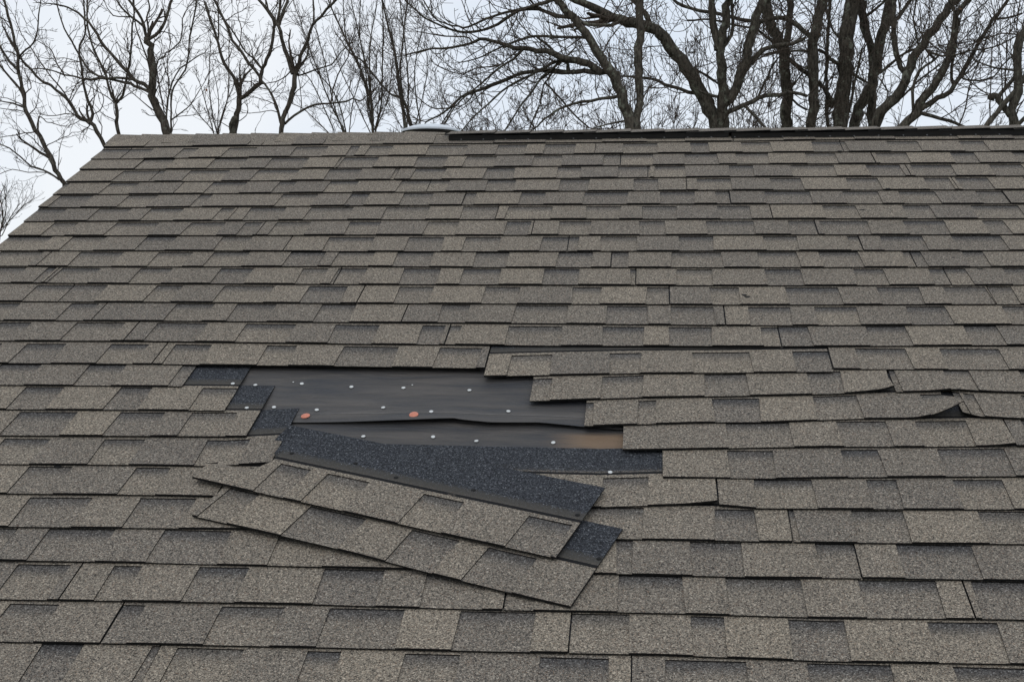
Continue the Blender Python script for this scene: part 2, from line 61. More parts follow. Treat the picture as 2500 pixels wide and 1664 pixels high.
25:[[-2.3538,-1.6188,[[0.0,3.7627],[0.066,3.7627],[0.735,3.7608]],[[-0.0014,0.1087],[0.2869,0.4347],[0.6639,0.7364]]],[-1.6188,-0.6178,[[0.0,3.7608],[0.332,3.7598],[1.001,3.7591]],[[-0.0014,0.1637],[0.3582,0.4952],[0.6321,0.8151],[0.9561,1.0024]]],[-0.6178,0.3832,[[0.0,3.7591],[0.618,3.7584],[1.001,3.7571]],[[-0.0014,0.0901],[0.29,0.4417],[0.6391,0.8378]]],[0.3832,1.3842,[[0.0,3.7571],[0.475,3.7555],[1.001,3.7555]],[[0.0729,0.2551],[0.3901,0.6186],[0.7646,0.9836]]],[1.3842,2.3852,[[0.0,3.7555],[1.001,3.7555]],[[0.1692,0.428],[0.6202,0.8377]]],[2.3852,3.003,[[0.0,3.7555],[0.618,3.7555]],[[-0.0014,0.2031],[0.3608,0.5969]]]],
26:[[-2.3538,-1.4972,[[0.0,3.9057],[0.066,3.9057],[0.857,3.9034]],[[0.2086,0.3715],[0.5681,0.7147]]],[-1.4972,-0.4962,[[-0.0,3.9034],[0.21,3.9028],[1.001,3.9019]],[[-0.0014,0.2215],[0.3599,0.5823],[0.7926,0.9469]]],[-0.4962,0.5048,[[-0.0,3.9019],[0.496,3.9014],[1.001,3.8997]],[[0.1589,0.3406],[0.5064,0.7489],[0.881,1.0024]]],[0.5048,1.5058,[[-0.0,3.8997],[0.353,3.8985],[1.001,3.8985]],[[-0.0014,0.1124],[0.2472,0.3974],[0.6351,0.8611]]],[1.5058,2.5068,[[-0.0,3.8985],[1.001,3.8985]],[[0.0144,0.1597],[0.3997,0.6235],[0.846,1.0024]]],[2.5068,3.003,[[0.0,3.8985],[0.496,3.8985]],[[0.1939,0.3732]]]],
27:[[-2.3538,-1.3757,[[0.0,4.0487],[0.066,4.0487],[0.978,4.0461]],[[-0.0014,0.1735],[0.3699,0.5726],[0.7988,0.9795]]],[-1.3757,-0.3747,[[0.0,4.0461],[0.089,4.0458],[1.001,4.0448]],[[-0.0014,0.0113],[0.2321,0.4533],[0.6771,0.8254]]],[-0.3747,0.6263,[[0.0,4.0448],[0.375,4.0444],[1.001,4.0423]],[[-0.0014,0.1757],[0.3891,0.5744],[0.7141,0.8476]]],[0.6263,1.6273,[[0.0,4.0423],[0.232,4.0415],[1.001,4.0415]],[[-0.0014,0.1328],[0.3632,0.5607],[0.7763,0.9052]]],[1.6273,2.6283,[[0.0,4.0415],[1.001,4.0415]],[[0.0867,0.3426],[0.5421,0.7322],[0.9141,1.0024]]],[2.6283,3.003,[[0.0,4.0415],[0.375,4.0415]],[[-0.0014,0.0561],[0.2025,0.3539]]]],
28:[[-2.3538,-2.2551,[[0.0,4.1917],[0.066,4.1917],[0.099,4.1916]],[]],[-2.2551,-1.2541,[[0.0,4.1916],[0.968,4.1888],[1.001,4.1888]],[[0.0519,0.3147],[0.4856,0.7466],[0.8789,1.0024]]],[-1.2541,-0.2531,[[0.0,4.1888],[1.001,4.1877]],[[-0.0014,0.0756],[0.2312,0.401],[0.5481,0.7164],[0.8743,1.0024]]],[-0.2531,0.7479,[[-0.0,4.1877],[0.253,4.1874],[1.001,4.1849]],[[-0.0014,0.0237],[0.2063,0.4703],[0.6125,0.8368]]],[0.7479,1.7489,[[0.0,4.1849],[0.11,4.1845],[1.001,4.1845]],[[-0.0014,0.2229],[0.435,0.5872],[0.7389,0.871]]],[1.7489,2.7499,[[0.0,4.1845],[1.001,4.1845]],[[0.0252,0.165],[0.3396,0.6075],[0.7779,0.9512]]],[2.7499,3.003,[[0.0,4.1845],[0.253,4.1845]],[[0.1324,0.2545]]]],
29:[[-2.3538,-2.1336,[[0.0,4.3347],[0.066,4.3347],[0.22,4.3342]],[[-0.0014,0.2217]]],[-2.1336,-1.1326,[[-0.0,4.3342],[0.847,4.3318],[1.001,4.3316]],[[-0.0014,0.012],[0.1477,0.2773],[0.5175,0.7078],[0.9105,1.0024]]],[-1.1326,-0.1316,[[-0.0,4.3316],[1.001,4.3305]],[[-0.0014,0.1726],[0.3782,0.5414],[0.6887,0.9201]]],[-0.1316,0.8694,[[-0.0,4.3305],[0.132,4.3304],[0.99,4.3275],[1.001,4.3275]],[[0.0947,0.2298],[0.4213,0.6914],[0.8796,1.0024]]],[0.8694,1.8704,[[-0.0,4.3275],[1.001,4.3275]],[[-0.0014,0.0573],[0.1968,0.3356],[0.5671,0.7661]]],[1.8704,2.8714,[[-0.0,4.3275],[1.001,4.3275]],[[-0.0014,0.1371],[0.2937,0.4297],[0.6037,0.7412],[0.899,1.0024]]],[2.8714,3.003,[[-0.0,4.3275],[0.132,4.3275]],[[-0.0014,0.0849]]]],
30:[[-2.3538,-2.012,[[0.0,4.4777],[0.066,4.4777],[0.342,4.4769]],[[0.1155,0.3298]]],[-2.012,-1.011,[[0.0,4.4769],[0.725,4.4748],[1.001,4.4745]],[[0.2221,0.4283],[0.5694,0.7429],[0.8813,1.0024]]],[-1.011,-0.01,[[0.0,4.4745],[1.001,4.4734]],[[-0.0014,0.0849],[0.2597,0.4612],[0.6103,0.878]]],[-0.01,0.991,[[0.0,4.4734],[0.01,4.4734],[0.868,4.4705],[1.001,4.4705]],[[-0.0014,0.2136],[0.398,0.6083],[0.7802,1.0024]]],[0.991,1.992,[[0.0,4.4705],[1.001,4.4705]],[[0.2089,0.4682],[0.6321,0.825]]],[1.992,2.993,[[0.0,4.4705],[1.001,4.4705]],[[0.0472,0.2079],[0.3499,0.5232],[0.6619,0.901]]],[2.993,3.003,[[0.0,4.4705],[0.01,4.4705]],[]]],
31:[[-2.3538,-1.8905,[[0.0,4.6207],[0.066,4.6207],[0.463,4.6195]],[[0.1093,0.2521],[0.4236,0.4648]]],[-1.8905,-0.8895,[[-0.0,4.6195],[0.603,4.6178],[1.001,4.6174]],[[-0.0014,0.1298],[0.2814,0.417],[0.6258,0.7633],[0.9201,1.0024]]],[-0.8895,0.1115,[[-0.0,4.6174],[0.889,4.6164],[1.001,4.616]],[[-0.0014,0.1303],[0.308,0.4487],[0.6055,0.7459],[0.9607,1.0024]]],[0.1115,1.1125,[[-0.0,4.616],[0.746,4.6135],[1.001,4.6135]],[[-0.0014,0.1679],[0.3991,0.6213],[0.837,1.0024]]],[1.1125,2.1135,[[-0.0,4.6135],[1.001,4.6135]],[[-0.0014,0.0468],[0.2261,0.4716],[0.6752,0.9405]]],[2.1135,3.003,[[-0.0,4.6135],[0.889,4.6135]],[[0.1516,0.3805],[0.5398,0.7846]]]],
32:[[-2.3538,-1.7689,[[0.0,4.7637],[0.066,4.7637],[0.585,4.7622]],[[-0.0014,0.1387],[0.3658,0.5455]]],[-1.7689,-0.7679,[[0.0,4.7622],[0.482,4.7608],[1.001,4.7602]],[[0.1042,0.2402],[0.3721,0.5804],[0.7965,0.9344]]],[-0.7679,0.2331,[[0.0,4.7602],[0.768,4.7594],[1.001,4.7586]],[[0.0947,0.32],[0.4788,0.6316],[0.8304,0.9921]]],[0.2331,1.2341,[[0.0,4.7586],[0.625,4.7565],[1.001,4.7565]],[[0.1689,0.3493],[0.5159,0.6464],[0.842,1.0024]]],[1.2341,2.2351,[[0.0,4.7565],[1.001,4.7565]],[[-0.0014,0.0878],[0.2997,0.442],[0.6313,0.7846]]],[2.2351,3.003,[[0.0,4.7565],[0.768,4.7565]],[[-0.0014,0.1859],[0.422,0.6644]]]],
33:[[-2.3538,-1.6474,[[0.0,4.9067],[0.066,4.9067],[0.706,4.9048]],[[-0.0014,0.0572],[0.2791,0.4226],[0.6195,0.7079]]],[-1.6474,-0.6464,[[0.0,4.9048],[0.36,4.9038],[1.001,4.9031]],[[-0.0014,0.1805],[0.3701,0.6326],[0.8491,1.0024]]],[-0.6464,0.3546,[[0.0,4.9031],[0.646,4.9024],[1.001,4.9012]],[[-0.0014,0.04],[0.2184,0.413],[0.5477,0.8162],[0.9487,1.0024]]],[0.3546,1.3556,[[-0.0,4.9012],[0.503,4.8995],[1.001,4.8995]],[[-0.0014,0.1589],[0.3428,0.5976],[0.7712,0.9306]]],[1.3556,2.3566,[[0.0,4.8995],[1.001,4.8995]],[[0.0901,0.2475],[0.4406,0.6203],[0.835,1.0024]]],[2.3566,3.003,[[0.0,4.8995],[0.646,4.8995]],[[0.1662,0.3303],[0.5714,0.6478]]]],
}
D={"A":[[-1.1284,2.852],[-0.2067,3.1614],[-0.0937,2.8801]],"B":[[-1.0811,3.0087],[-0.1648,3.3269],[-0.0428,3.0251]],"Ag":[[0.127,0.224],[0.3,0.42],[0.569,0.676],[0.847,0.958]],"Ag2":[[0.295,0.319],[0.566,0.678],[0.847,0.959]],"Bg":[[-0.008,0.078],[0.227,0.384],[0.509,0.633],[0.709,0.831]],"nails":[[-1.1964,2.3017],[-1.1315,2.2971],[-0.9987,2.28],[-0.8495,2.2964],[-0.6975,2.2998],[-1.1178,2.4427],[-1.045,2.4252],[-0.9206,2.4351],[-0.7345,2.4223],[-0.7636,2.5707],[-0.5058,2.3108],[-0.5949,2.4513],[-0.3824,2.4385],[-0.5738,2.569],[-0.4547,2.5878],[-0.2493,2.5916],[-0.0945,2.7534]],"tiny":[[-0.6747,2.2815],[-1.0264,2.2704]],"caps":[[-0.9447,2.471],[-0.6403,2.4722]],"holes":[[-0.9221,2.7187],[-0.7448,2.7643],[-0.6289,2.8295],[-0.4269,2.8813],[-0.1659,2.9831]],"holesB":[[-0.1095,3.1454]],"feltedge":[[-1.001,2.5045],[-0.9375,2.5055],[-0.7603,2.5063],[-0.6428,2.5039],[-0.5135,2.4923],[-0.5082,2.4989],[-0.424,2.5098],[-0.2919,2.5055],[-0.1728,2.5206],[-0.0893,2.5275]],"chalk":[[-1.0134,2.456],[-0.7702,2.4558],[-0.5185,2.4554],[-0.1754,2.4642]],"brown":[[-0.1593,2.5322],[-0.0676,2.5237],[-0.0663,2.5921],[-0.1568,2.5942]],"scuff":[[0.3042,1.6953],[0.3105,1.7118],[0.768,0.9568],[0.8882,0.7512],[1.0741,1.4838],[0.7603,0.3203],[-1.1351,0.8955],[-1.5406,2.7637]],"capb":[-2.236,-2.109,-1.991,-1.869,-1.741,-1.606,-1.468,-1.353,-1.189,-1.054,-0.931],"capk":[[-2.1852,0.1207],[-1.4072,0.1426],[-1.1903,0.1217],[-0.9404,0.1096]],"vent":[[-0.846,0.1274],[0.3309,0.145],[1.485,0.1679],[-0.8476,0.104],[0.3314,0.1184],[1.4852,0.1542]],"ventx":[-0.8488,0.3294,0.3413],"face_nails":[-0.7954,-0.6974,-0.6007]}
TREES=[
["A",[[0,[[-8.663,14.0,1.394,0.0353],[-8.711,13.996,1.464,0.0343],[-8.793,13.99,1.604,0.0333],[-8.875,13.982,1.767,0.0323]]],[1,[[-8.818,13.987,1.663,0.0352],[-8.944,13.994,1.924,0.034],[-9.041,13.999,2.097,0.0327],[-9.124,14.003,2.186,0.0315],[-9.222,14.009,2.396,0.0302],[-9.279,14.013,2.553,0.029],[-9.295,14.018,2.736,0.0277],[-9.36,14.023,2.933,0.0265],[-9.39,14.028,3.103,0.0252],[-9.393,14.033,3.299,0.024],[-9.429,14.036,3.404,0.0227],[-9.486,14.041,3.589,0.0215],[-9.53,14.047,3.799,0.0202],[-9.595,14.053,4.023,0.0189],[-9.638,14.057,4.155,0.0177]]],[2,[[-9.396,14.027,3.077,0.0206],[-9.525,14.011,3.232,0.0186],[-9.614,13.999,3.361,0.0167],[-9.665,13.991,3.451,0.0147]]],[2,[[-9.294,14.016,2.671,0.0206],[-9.381,14.026,2.816,0.0186],[-9.523,14.039,2.977,0.0167],[-9.694,14.055,3.178,0.0147]]],[2,[[-9.292,14.013,2.527,0.0176],[-9.376,14.019,2.568,0.0147],[-9.489,14.027,2.597,0.0118],[-9.686,14.042,2.641,0.0088]]],[1,[[-9.373,14.033,3.312,0.0147],[-9.263,13.999,3.394,0.0135],[-9.123,13.958,3.487,0.0123],[-9.047,13.908,3.656,0.0111],[-9.001,13.85,3.861,0.0099],[-8.941,13.788,4.077,0.0087]]],[2,[[-9.114,14.002,2.175,0.0118],[-9.133,13.994,2.159,0.0103],[-9.262,13.952,2.141,0.0088],[-9.378,13.912,2.104,0.0073],[-9.587,13.843,2.064,0.0058]]],[2,[[-9.413,14.033,3.3,0.0088],[-9.519,14.056,3.371,0.0079],[-9.638,14.077,3.39,0.0069],[-9.714,14.093,3.434,0.0059]]],[2,[[-9.264,14.011,2.461,0.0088],[-9.39,13.992,2.486,0.0073],[-9.643,13.953,2.515,0.0059]]],[0,[[-9.103,14.002,2.164,0.0118],[-9.081,13.997,2.185,0.0108],[-9.063,13.972,2.336,0.0098],[-9.012,13.961,2.386,0.0088],[-8.923,13.943,2.304,0.0078],[-8.836,13.93,2.289,0.0068],[-8.692,13.908,2.239,0.0059]]],[2,[[-8.711,13.997,1.441,0.0147],[-9.019,14.087,1.605,0.0136],[-9.241,14.146,1.673,0.0124],[-9.443,14.211,1.825,0.0113],[-9.646,14.273,1.965,0.0101],[-9.817,14.319,2.032,0.009]]],[2,[[-8.752,14.009,1.442,0.0088],[-8.933,14.005,1.56,0.0081],[-9.222,14.0,1.561,0.0073],[-9.464,13.995,1.609,0.0066],[-9.657,13.992,1.54,0.0059]]]]],
["B",[[0,[[-8.444,15.2,1.995,0.0312],[-8.524,15.208,2.12,0.0312],[-8.658,15.222,2.345,0.0312],[-8.765,15.232,2.484,0.0312]]],[0,[[-8.772,15.232,2.476,0.0312],[-8.928,15.229,2.559,0.0296],[-9.013,15.228,2.629,0.0281],[-9.084,15.225,2.78,0.0265],[-9.169,15.223,2.877,0.0249],[-9.339,15.22,3.016,0.0234],[-9.481,15.218,3.114,0.0218],[-9.581,15.216,3.156,0.0203],[-9.752,15.213,3.336,0.0187],[-9.923,15.209,3.531,0.0171],[-10.008,15.206,3.67,0.0156],[-10.079,15.204,3.808,0.014],[-10.208,15.2,4.03,0.0125]]],[1,[[-8.772,15.232,2.503,0.025],[-8.735,15.243,2.628,0.0238],[-8.782,15.253,2.74,0.0227],[-8.845,15.267,2.894,0.0216],[-8.912,15.287,3.119,0.0205],[-8.957,15.308,3.371,0.0194],[-8.993,15.324,3.554,0.0182],[-9.001,15.339,3.736,0.0171],[-8.941,15.35,3.848,0.016],[-8.919,15.363,4.003,0.0148],[-8.933,15.379,4.186,0.0137],[-8.966,15.403,4.469,0.0126]]],[0,[[-8.721,15.243,2.628,0.0094],[-8.612,15.219,2.678,0.0086],[-8.544,15.189,2.795,0.0078],[-8.543,15.169,2.887,0.007],[-8.595,15.139,3.005,0.0062]]],[0,[[-9.013,15.228,2.615,0.0094],[-9.19,15.242,2.633,0.0086],[-9.338,15.253,2.609,0.0078],[-9.486,15.265,2.612,0.007],[-9.605,15.274,2.643,0.0063]]],[0,[[-9.14,15.224,2.863,0.0125],[-9.276,15.272,3.052,0.0116],[-9.408,15.31,3.185,0.0107],[-9.541,15.35,3.332,0.0099],[-9.744,15.415,3.584,0.009],[-9.865,15.456,3.747,0.0081],[-10.036,15.51,3.957,0.0072],[-10.168,15.571,4.224,0.0063]]],[0,[[-9.116,15.224,2.816,0.0094],[-9.084,15.225,2.835,0.0083],[-9.0,15.228,2.999,0.0073],[-8.902,15.23,3.122,0.0062]]]]],
["C",[[0,[[-8.113,14.8,2.107,0.0275],[-8.136,14.804,2.205,0.0267],[-8.175,14.813,2.432,0.026],[-8.172,14.819,2.594,0.0252],[-8.202,14.824,2.716,0.0245]]],[1,[[-8.202,14.824,2.716,0.0214],[-8.263,14.837,2.826,0.0204],[-8.341,14.857,3.006,0.0194],[-8.375,14.872,3.143,0.0184],[-8.484,14.896,3.365,0.0174],[-8.592,14.919,3.561,0.0164],[-8.656,14.938,3.741,0.0154],[-8.707,14.956,3.908,0.0144],[-8.73,14.977,4.117,0.0134],[-8.735,15.003,4.367,0.0123]]],[1,[[-8.188,14.824,2.729,0.0214],[-8.076,14.786,2.828,0.0202],[-8.016,14.734,3.006,0.019],[-7.976,14.701,3.119,0.0179],[-7.916,14.652,3.282,0.0167],[-7.865,14.586,3.507,0.0155],[-7.817,14.492,3.83,0.0143],[-7.763,14.437,4.014,0.0131],[-7.763,14.382,4.198,0.012]]],[0,[[-8.202,14.824,2.702,0.0092],[-8.337,14.85,2.816,0.0082],[-8.517,14.879,2.918,0.0072],[-8.698,14.91,3.033,0.0061]]],[0,[[-8.111,14.805,2.765,0.0092],[-7.99,14.814,2.859,0.0076],[-7.856,14.823,2.939,0.0061]]]]],
["D",[[0,[[-6.916,13.6,1.928,0.0634],[-6.948,13.597,2.018,0.0614],[-6.999,13.59,2.229,0.0595],[-7.101,13.583,2.43,0.0575],[-7.164,13.577,2.606,0.0556],[-7.17,13.573,2.732,0.0537],[-7.168,13.567,2.919,0.0518],[-7.173,13.558,3.17,0.0498],[-7.21,13.553,3.333,0.0479],[-7.236,13.549,3.445,0.046]]],[1,[[-7.236,13.549,3.445,0.023],[-7.261,13.512,3.563,0.0215],[-7.285,13.471,3.692,0.02],[-7.358,13.421,3.832,0.0185],[-7.444,13.375,3.948,0.0171]]],[1,[[-7.229,13.55,3.417,0.0259],[-7.176,13.563,3.435,0.0247],[-7.083,13.593,3.528,0.0236],[-7.006,13.629,3.673,0.0225],[-6.968,13.667,3.845,0.0214],[-6.924,13.706,4.018,0.0203]]],[1,[[-7.242,13.54,3.475,0.0144],[-7.206,13.539,3.48,0.0136],[-7.232,13.535,3.731,0.0129],[-7.192,13.533,3.856,0.0122],[-7.218,13.531,3.981,0.0115]]],[0,[[-7.176,13.574,2.682,0.0316],[-7.314,13.595,2.775,0.0296],[-7.48,13.618,2.87,0.0275],[-7.649,13.649,3.056,0.0255],[-7.82,13.679,3.242,0.0234],[-7.99,13.709,3.416,0.0213],[-8.05,13.725,3.535,0.0192],[-8.194,13.754,3.722,0.0172],[-8.365,13.781,3.872,0.0151],[-8.535,13.804,3.957,0.013],[-8.675,13.821,4.003,0.0109],[-8.859,13.843,4.037,0.0087]]],[1,[[-7.183,13.576,2.644,0.023],[-7.375,13.618,2.73,0.0219],[-7.518,13.65,2.788,0.0207],[-7.66,13.679,2.827,0.0195],[-7.832,13.716,2.881,0.0183],[-7.976,13.745,2.914,0.0172],[-8.121,13.776,2.973,0.016],[-8.24,13.807,3.07,0.0148],[-8.397,13.862,3.288,0.0136],[-8.509,13.904,3.466,0.0124],[-8.653,13.958,3.686,0.0112],[-8.759,14.012,3.933,0.01],[-8.819,14.057,4.139,0.0088]]],[0,[[-7.48,13.618,2.858,0.0202],[-7.644,13.637,2.876,0.0188],[-7.85,13.662,2.884,0.0173],[-8.127,13.695,2.874,0.0159],[-8.252,13.71,2.885,0.0145],[-8.405,13.728,2.929,0.013],[-8.559,13.747,2.96,0.0116],[-8.756,13.771,3.032,0.0102],[-8.967,13.796,3.065,0.0087],[-9.136,13.815,3.058,0.0073]]],[0,[[-8.559,13.747,2.96,0.0116],[-8.686,13.793,3.125,0.0102],[-8.773,13.838,3.302,0.0087],[-8.851,13.863,3.385,0.0073],[-9.048,13.912,3.502,0.0059]]],[1,[[-7.27,13.502,3.599,0.0172],[-7.46,13.487,3.737,0.0153],[-7.586,13.475,3.862,0.0134],[-7.66,13.467,3.974,0.0114]]],[0,[[-7.169,13.569,2.849,0.0144],[-7.126,13.577,2.858,0.0137],[-7.113,13.609,3.04,0.0131],[-7.093,13.626,3.132,0.0125],[-7.009,13.645,3.184,0.0119],[-7.0,13.654,3.237,0.0112],[-6.939,13.667,3.264,0.0106],[-6.82,13.698,3.382,0.01],[-6.776,13.718,3.487,0.0093],[-6.786,13.764,3.751,0.0087]]],[0,[[-6.999,13.59,2.229,0.0144],[-6.959,13.588,2.254,0.0134],[-6.931,13.579,2.541,0.0125],[-6.864,13.57,2.79,0.0115],[-6.759,13.563,2.976,0.0105],[-6.655,13.558,3.049,0.0096],[-6.446,13.55,3.182,0.0086]]],[1,[[-6.928,13.599,1.961,0.0144],[-6.894,13.61,1.979,0.014],[-6.943,13.759,2.572,0.0138],[-6.922,13.81,2.771,0.0135],[-6.78,13.89,3.039,0.0132],[-6.752,13.958,3.308,0.0128],[-6.759,14.014,3.538,0.0125],[-6.72,14.093,3.85,0.0122],[-6.704,14.16,4.124,0.0118]]],[0,[[-6.949,13.585,2.361,0.0115],[-6.988,13.594,2.381,0.0106],[-7.099,13.682,2.776,0.0096],[-7.176,13.747,3.068,0.0087]]],[0,[[-6.972,13.586,2.316,0.0115],[-7.113,13.546,2.374,0.0096],[-7.275,13.491,2.505,0.0076],[-7.435,13.434,2.648,0.0057]]],[0,[[-6.915,13.684,2.268,0.0116],[-6.731,13.639,2.385,0.0096],[-6.589,13.601,2.49,0.0077],[-6.365,13.52,2.787,0.0057]]],[0,[[-6.945,13.585,2.354,0.0086],[-6.898,13.52,2.719,0.008],[-6.903,13.455,3.082,0.0074],[-6.835,13.406,3.346,0.0068],[-6.857,13.356,3.621,0.0063],[-6.921,13.317,3.825,0.0057]]],[0,[[-7.283,13.502,3.599,0.0115],[-7.461,13.557,3.74,0.0096],[-7.778,13.636,3.79,0.0077],[-7.937,13.703,4.011,0.0058]]],[1,[[-7.169,13.569,2.857,0.0115],[-7.25,13.556,3.183,0.0105],[-7.401,13.538,3.609,0.0096],[-7.423,13.523,3.983,0.0086]]]]],
["E",[[0,[[-6.625,15.8,2.262,0.048],[-6.612,15.803,2.395,0.0457],[-6.593,15.807,2.569,0.0433],[-6.581,15.811,2.779,0.0409],[-6.547,15.815,2.933,0.0385]]],[0,[[-6.625,15.8,2.262,0.0384],[-6.673,15.794,2.262,0.0424],[-6.657,15.777,2.391,0.0464],[-6.633,15.76,2.521,0.0504],[-6.596,15.748,2.609,0.0543]]],[0,[[-6.547,15.815,2.933,0.0321],[-6.547,15.815,2.961,0.0306],[-6.583,15.815,3.128,0.0292],[-6.627,15.816,3.269,0.0278],[-6.728,15.817,3.41,0.0264],[-6.844,15.818,3.621,0.0249],[-6.902,15.819,3.832,0.0235],[-6.961,15.82,4.014,0.0221],[-7.049,15.821,4.282,0.0207],[-7.122,15.822,4.493,0.0192]]],[0,[[-6.532,15.815,2.946,0.0353],[-6.335,15.798,3.08,0.0338],[-6.19,15.785,3.187,0.0324],[-6.173,15.772,3.352,0.0309],[-6.157,15.767,3.42,0.0295],[-6.084,15.757,3.542,0.0281],[-6.01,15.742,3.732,0.0266],[-5.964,15.726,3.935,0.0252],[-5.962,15.717,4.058,0.0238],[-5.904,15.711,4.111,0.0223]]],[1,[[-5.904,15.711,4.111,0.0223],[-5.857,15.692,4.3,0.0207],[-5.839,15.675,4.475,0.0191]]],[1,[[-5.948,15.718,4.044,0.016],[-5.994,15.729,4.241,0.0149],[-6.053,15.735,4.341,0.0138],[-6.099,15.744,4.496,0.0128]]],[1,[[-6.188,15.778,3.27,0.0256],[-6.306,15.788,3.412,0.0247],[-6.423,15.798,3.555,0.0238],[-6.541,15.809,3.74,0.0229],[-6.674,15.819,3.884,0.022],[-6.735,15.829,4.069,0.0211],[-6.855,15.843,4.297,0.0202],[-6.975,15.857,4.541,0.0193]]],[0,[[-6.188,15.774,3.435,0.016],[-6.316,15.82,3.586,0.0147],[-6.457,15.861,3.694,0.0135],[-6.737,15.976,4.101,0.0123],[-6.9,16.034,4.3,0.011],[-6.983,16.065,4.408,0.0097]]],[0,[[-6.903,15.819,3.846,0.016],[-6.899,15.85,4.118,0.0128],[-6.914,15.872,4.319,0.0096]]],[0,[[-6.548,15.809,3.74,0.0096],[-6.539,15.893,4.065,0.0086],[-6.597,15.94,4.245,0.0075],[-6.626,15.986,4.425,0.0065]]],[0,[[-6.611,15.816,3.216,0.0096],[-6.586,15.822,3.227,0.0088],[-6.523,15.849,3.329,0.008],[-6.421,15.89,3.475,0.0072],[-6.346,15.924,3.607,0.0064]]]]],
["F",[[0,[[-5.533,14.6,2.055,0.0394],[-5.531,14.612,2.208,0.0389],[-5.521,14.624,2.348,0.0384],[-5.472,14.638,2.52,0.0379],[-5.397,14.658,2.746,0.0374],[-5.361,14.671,2.906,0.037],[-5.346,14.686,3.093,0.0365]]],[1,[[-5.366,14.686,3.107,0.0334],[-5.44,14.708,3.31,0.0317],[-5.513,14.728,3.486,0.03],[-5.573,14.747,3.663,0.0283],[-5.62,14.766,3.84,0.0266],[-5.691,14.778,3.936,0.0249],[-5.806,14.799,4.116,0.0231],[-5.948,14.82,4.27,0.0214]]],[1,[[-5.351,14.686,3.096,0.0304],[-5.323,14.677,3.13,0.0289],[-5.244,14.625,3.356,0.0273],[-5.155,14.586,3.517,0.0257],[-5.093,14.551,3.665,0.0242],[-5.033,14.518,3.801,0.0226],[-4.905,14.483,3.908,0.0211],[-4.806,14.452,4.016,0.0195],[-4.651,14.409,4.145,0.018]]],[1,[[-5.02,14.518,3.8,0.0181],[-5.024,14.56,3.993,0.0151],[-5.049,14.604,4.2,0.0121]]],[1,[[-5.62,14.769,3.867,0.0244],[-5.581,14.821,4.05,0.0235],[-5.526,14.867,4.206,0.0225],[-5.518,14.886,4.277,0.0215]]],[0,[[-5.28,14.664,3.18,0.0182],[-5.162,14.724,3.388,0.0152],[-5.161,14.77,3.582,0.0122]]],[0,[[-5.521,14.624,2.348,0.0242],[-5.548,14.625,2.361,0.0225],[-5.578,14.632,2.521,0.0208],[-5.648,14.64,2.707,0.0191],[-5.731,14.648,2.867,0.0173],[-5.856,14.656,3.015,0.0156],[-5.925,14.662,3.136,0.0139],[-6.091,14.672,3.312,0.0121]]],[0,[[-5.515,14.626,2.369,0.0212],[-5.483,14.631,2.348,0.0199],[-5.355,14.654,2.469,0.0185],[-5.149,14.687,2.59,0.0172],[-5.033,14.704,2.645,0.0159],[-4.812,14.734,2.66,0.0146],[-4.578,14.765,2.689,0.0132],[-4.475,14.781,2.743,0.0119],[-4.357,14.798,2.705,0.0105],[-4.28,14.811,2.772,0.0092]]],[0,[[-5.296,14.715,3.118,0.0152],[-5.305,14.709,3.084,0.0139],[-5.122,14.677,3.128,0.0127],[-4.982,14.651,3.173,0.0114],[-4.76,14.612,3.228,0.0101],[-4.618,14.571,3.401,0.0088],[-4.493,14.542,3.497,0.0075]]],[0,[[-4.799,14.734,2.673,0.0122],[-4.76,14.795,2.973,0.0111],[-4.666,14.848,3.22,0.01],[-4.568,14.89,3.399,0.0088],[-4.562,14.922,3.565,0.0077]]],[0,[[-5.395,14.694,3.174,0.0122],[-5.491,14.701,3.071,0.0101],[-5.641,14.708,2.996,0.0081],[-5.805,14.716,2.973,0.0061]]],[0,[[-5.564,14.631,2.507,0.0076],[-5.693,14.613,2.545,0.0071],[-5.849,14.591,2.517,0.0066],[-5.978,14.573,2.502,0.006]]],[0,[[-5.731,14.648,2.867,0.0091],[-5.856,14.611,2.889,0.0081],[-6.003,14.562,2.974,0.007],[-6.152,14.518,2.981,0.006]]]]],
["S",[[0,[[-7.284,17.0,2.409,0.0135],[-7.288,17.01,2.58,0.0122],[-7.354,17.024,2.796,0.0108],[-7.424,17.049,3.214,0.0095],[-7.448,17.072,3.588,0.0081],[-7.437,17.102,4.082,0.0068]]],[0,[[-7.27,17.004,2.468,0.0135],[-7.271,17.051,2.622,0.0123],[-7.204,17.172,3.011,0.0111],[-7.174,17.268,3.324,0.0098],[-7.242,17.525,4.198,0.0086]]],[0,[[-7.301,17.004,2.468,0.0101],[-7.336,16.97,2.582,0.0093],[-7.399,16.881,2.891,0.0084],[-7.44,16.82,3.101,0.0075],[-7.504,16.738,3.38,0.0067]]],[0,[[-7.255,17.004,2.468,0.0101],[-7.262,17.047,2.696,0.009],[-7.174,17.122,3.076,0.0079],[-7.059,17.19,3.412,0.0068]]],[0,[[-7.305,17.0,2.483,0.0101],[-7.329,16.998,2.468,0.0093],[-7.357,16.989,2.614,0.0084],[-7.549,16.972,2.834,0.0076],[-7.711,16.956,3.054,0.0067]]],[0,[[-7.27,17.004,2.468,0.0101],[-7.25,16.937,2.752,0.009],[-7.211,16.854,3.104,0.0078],[-7.245,16.769,3.455,0.0067]]]]],
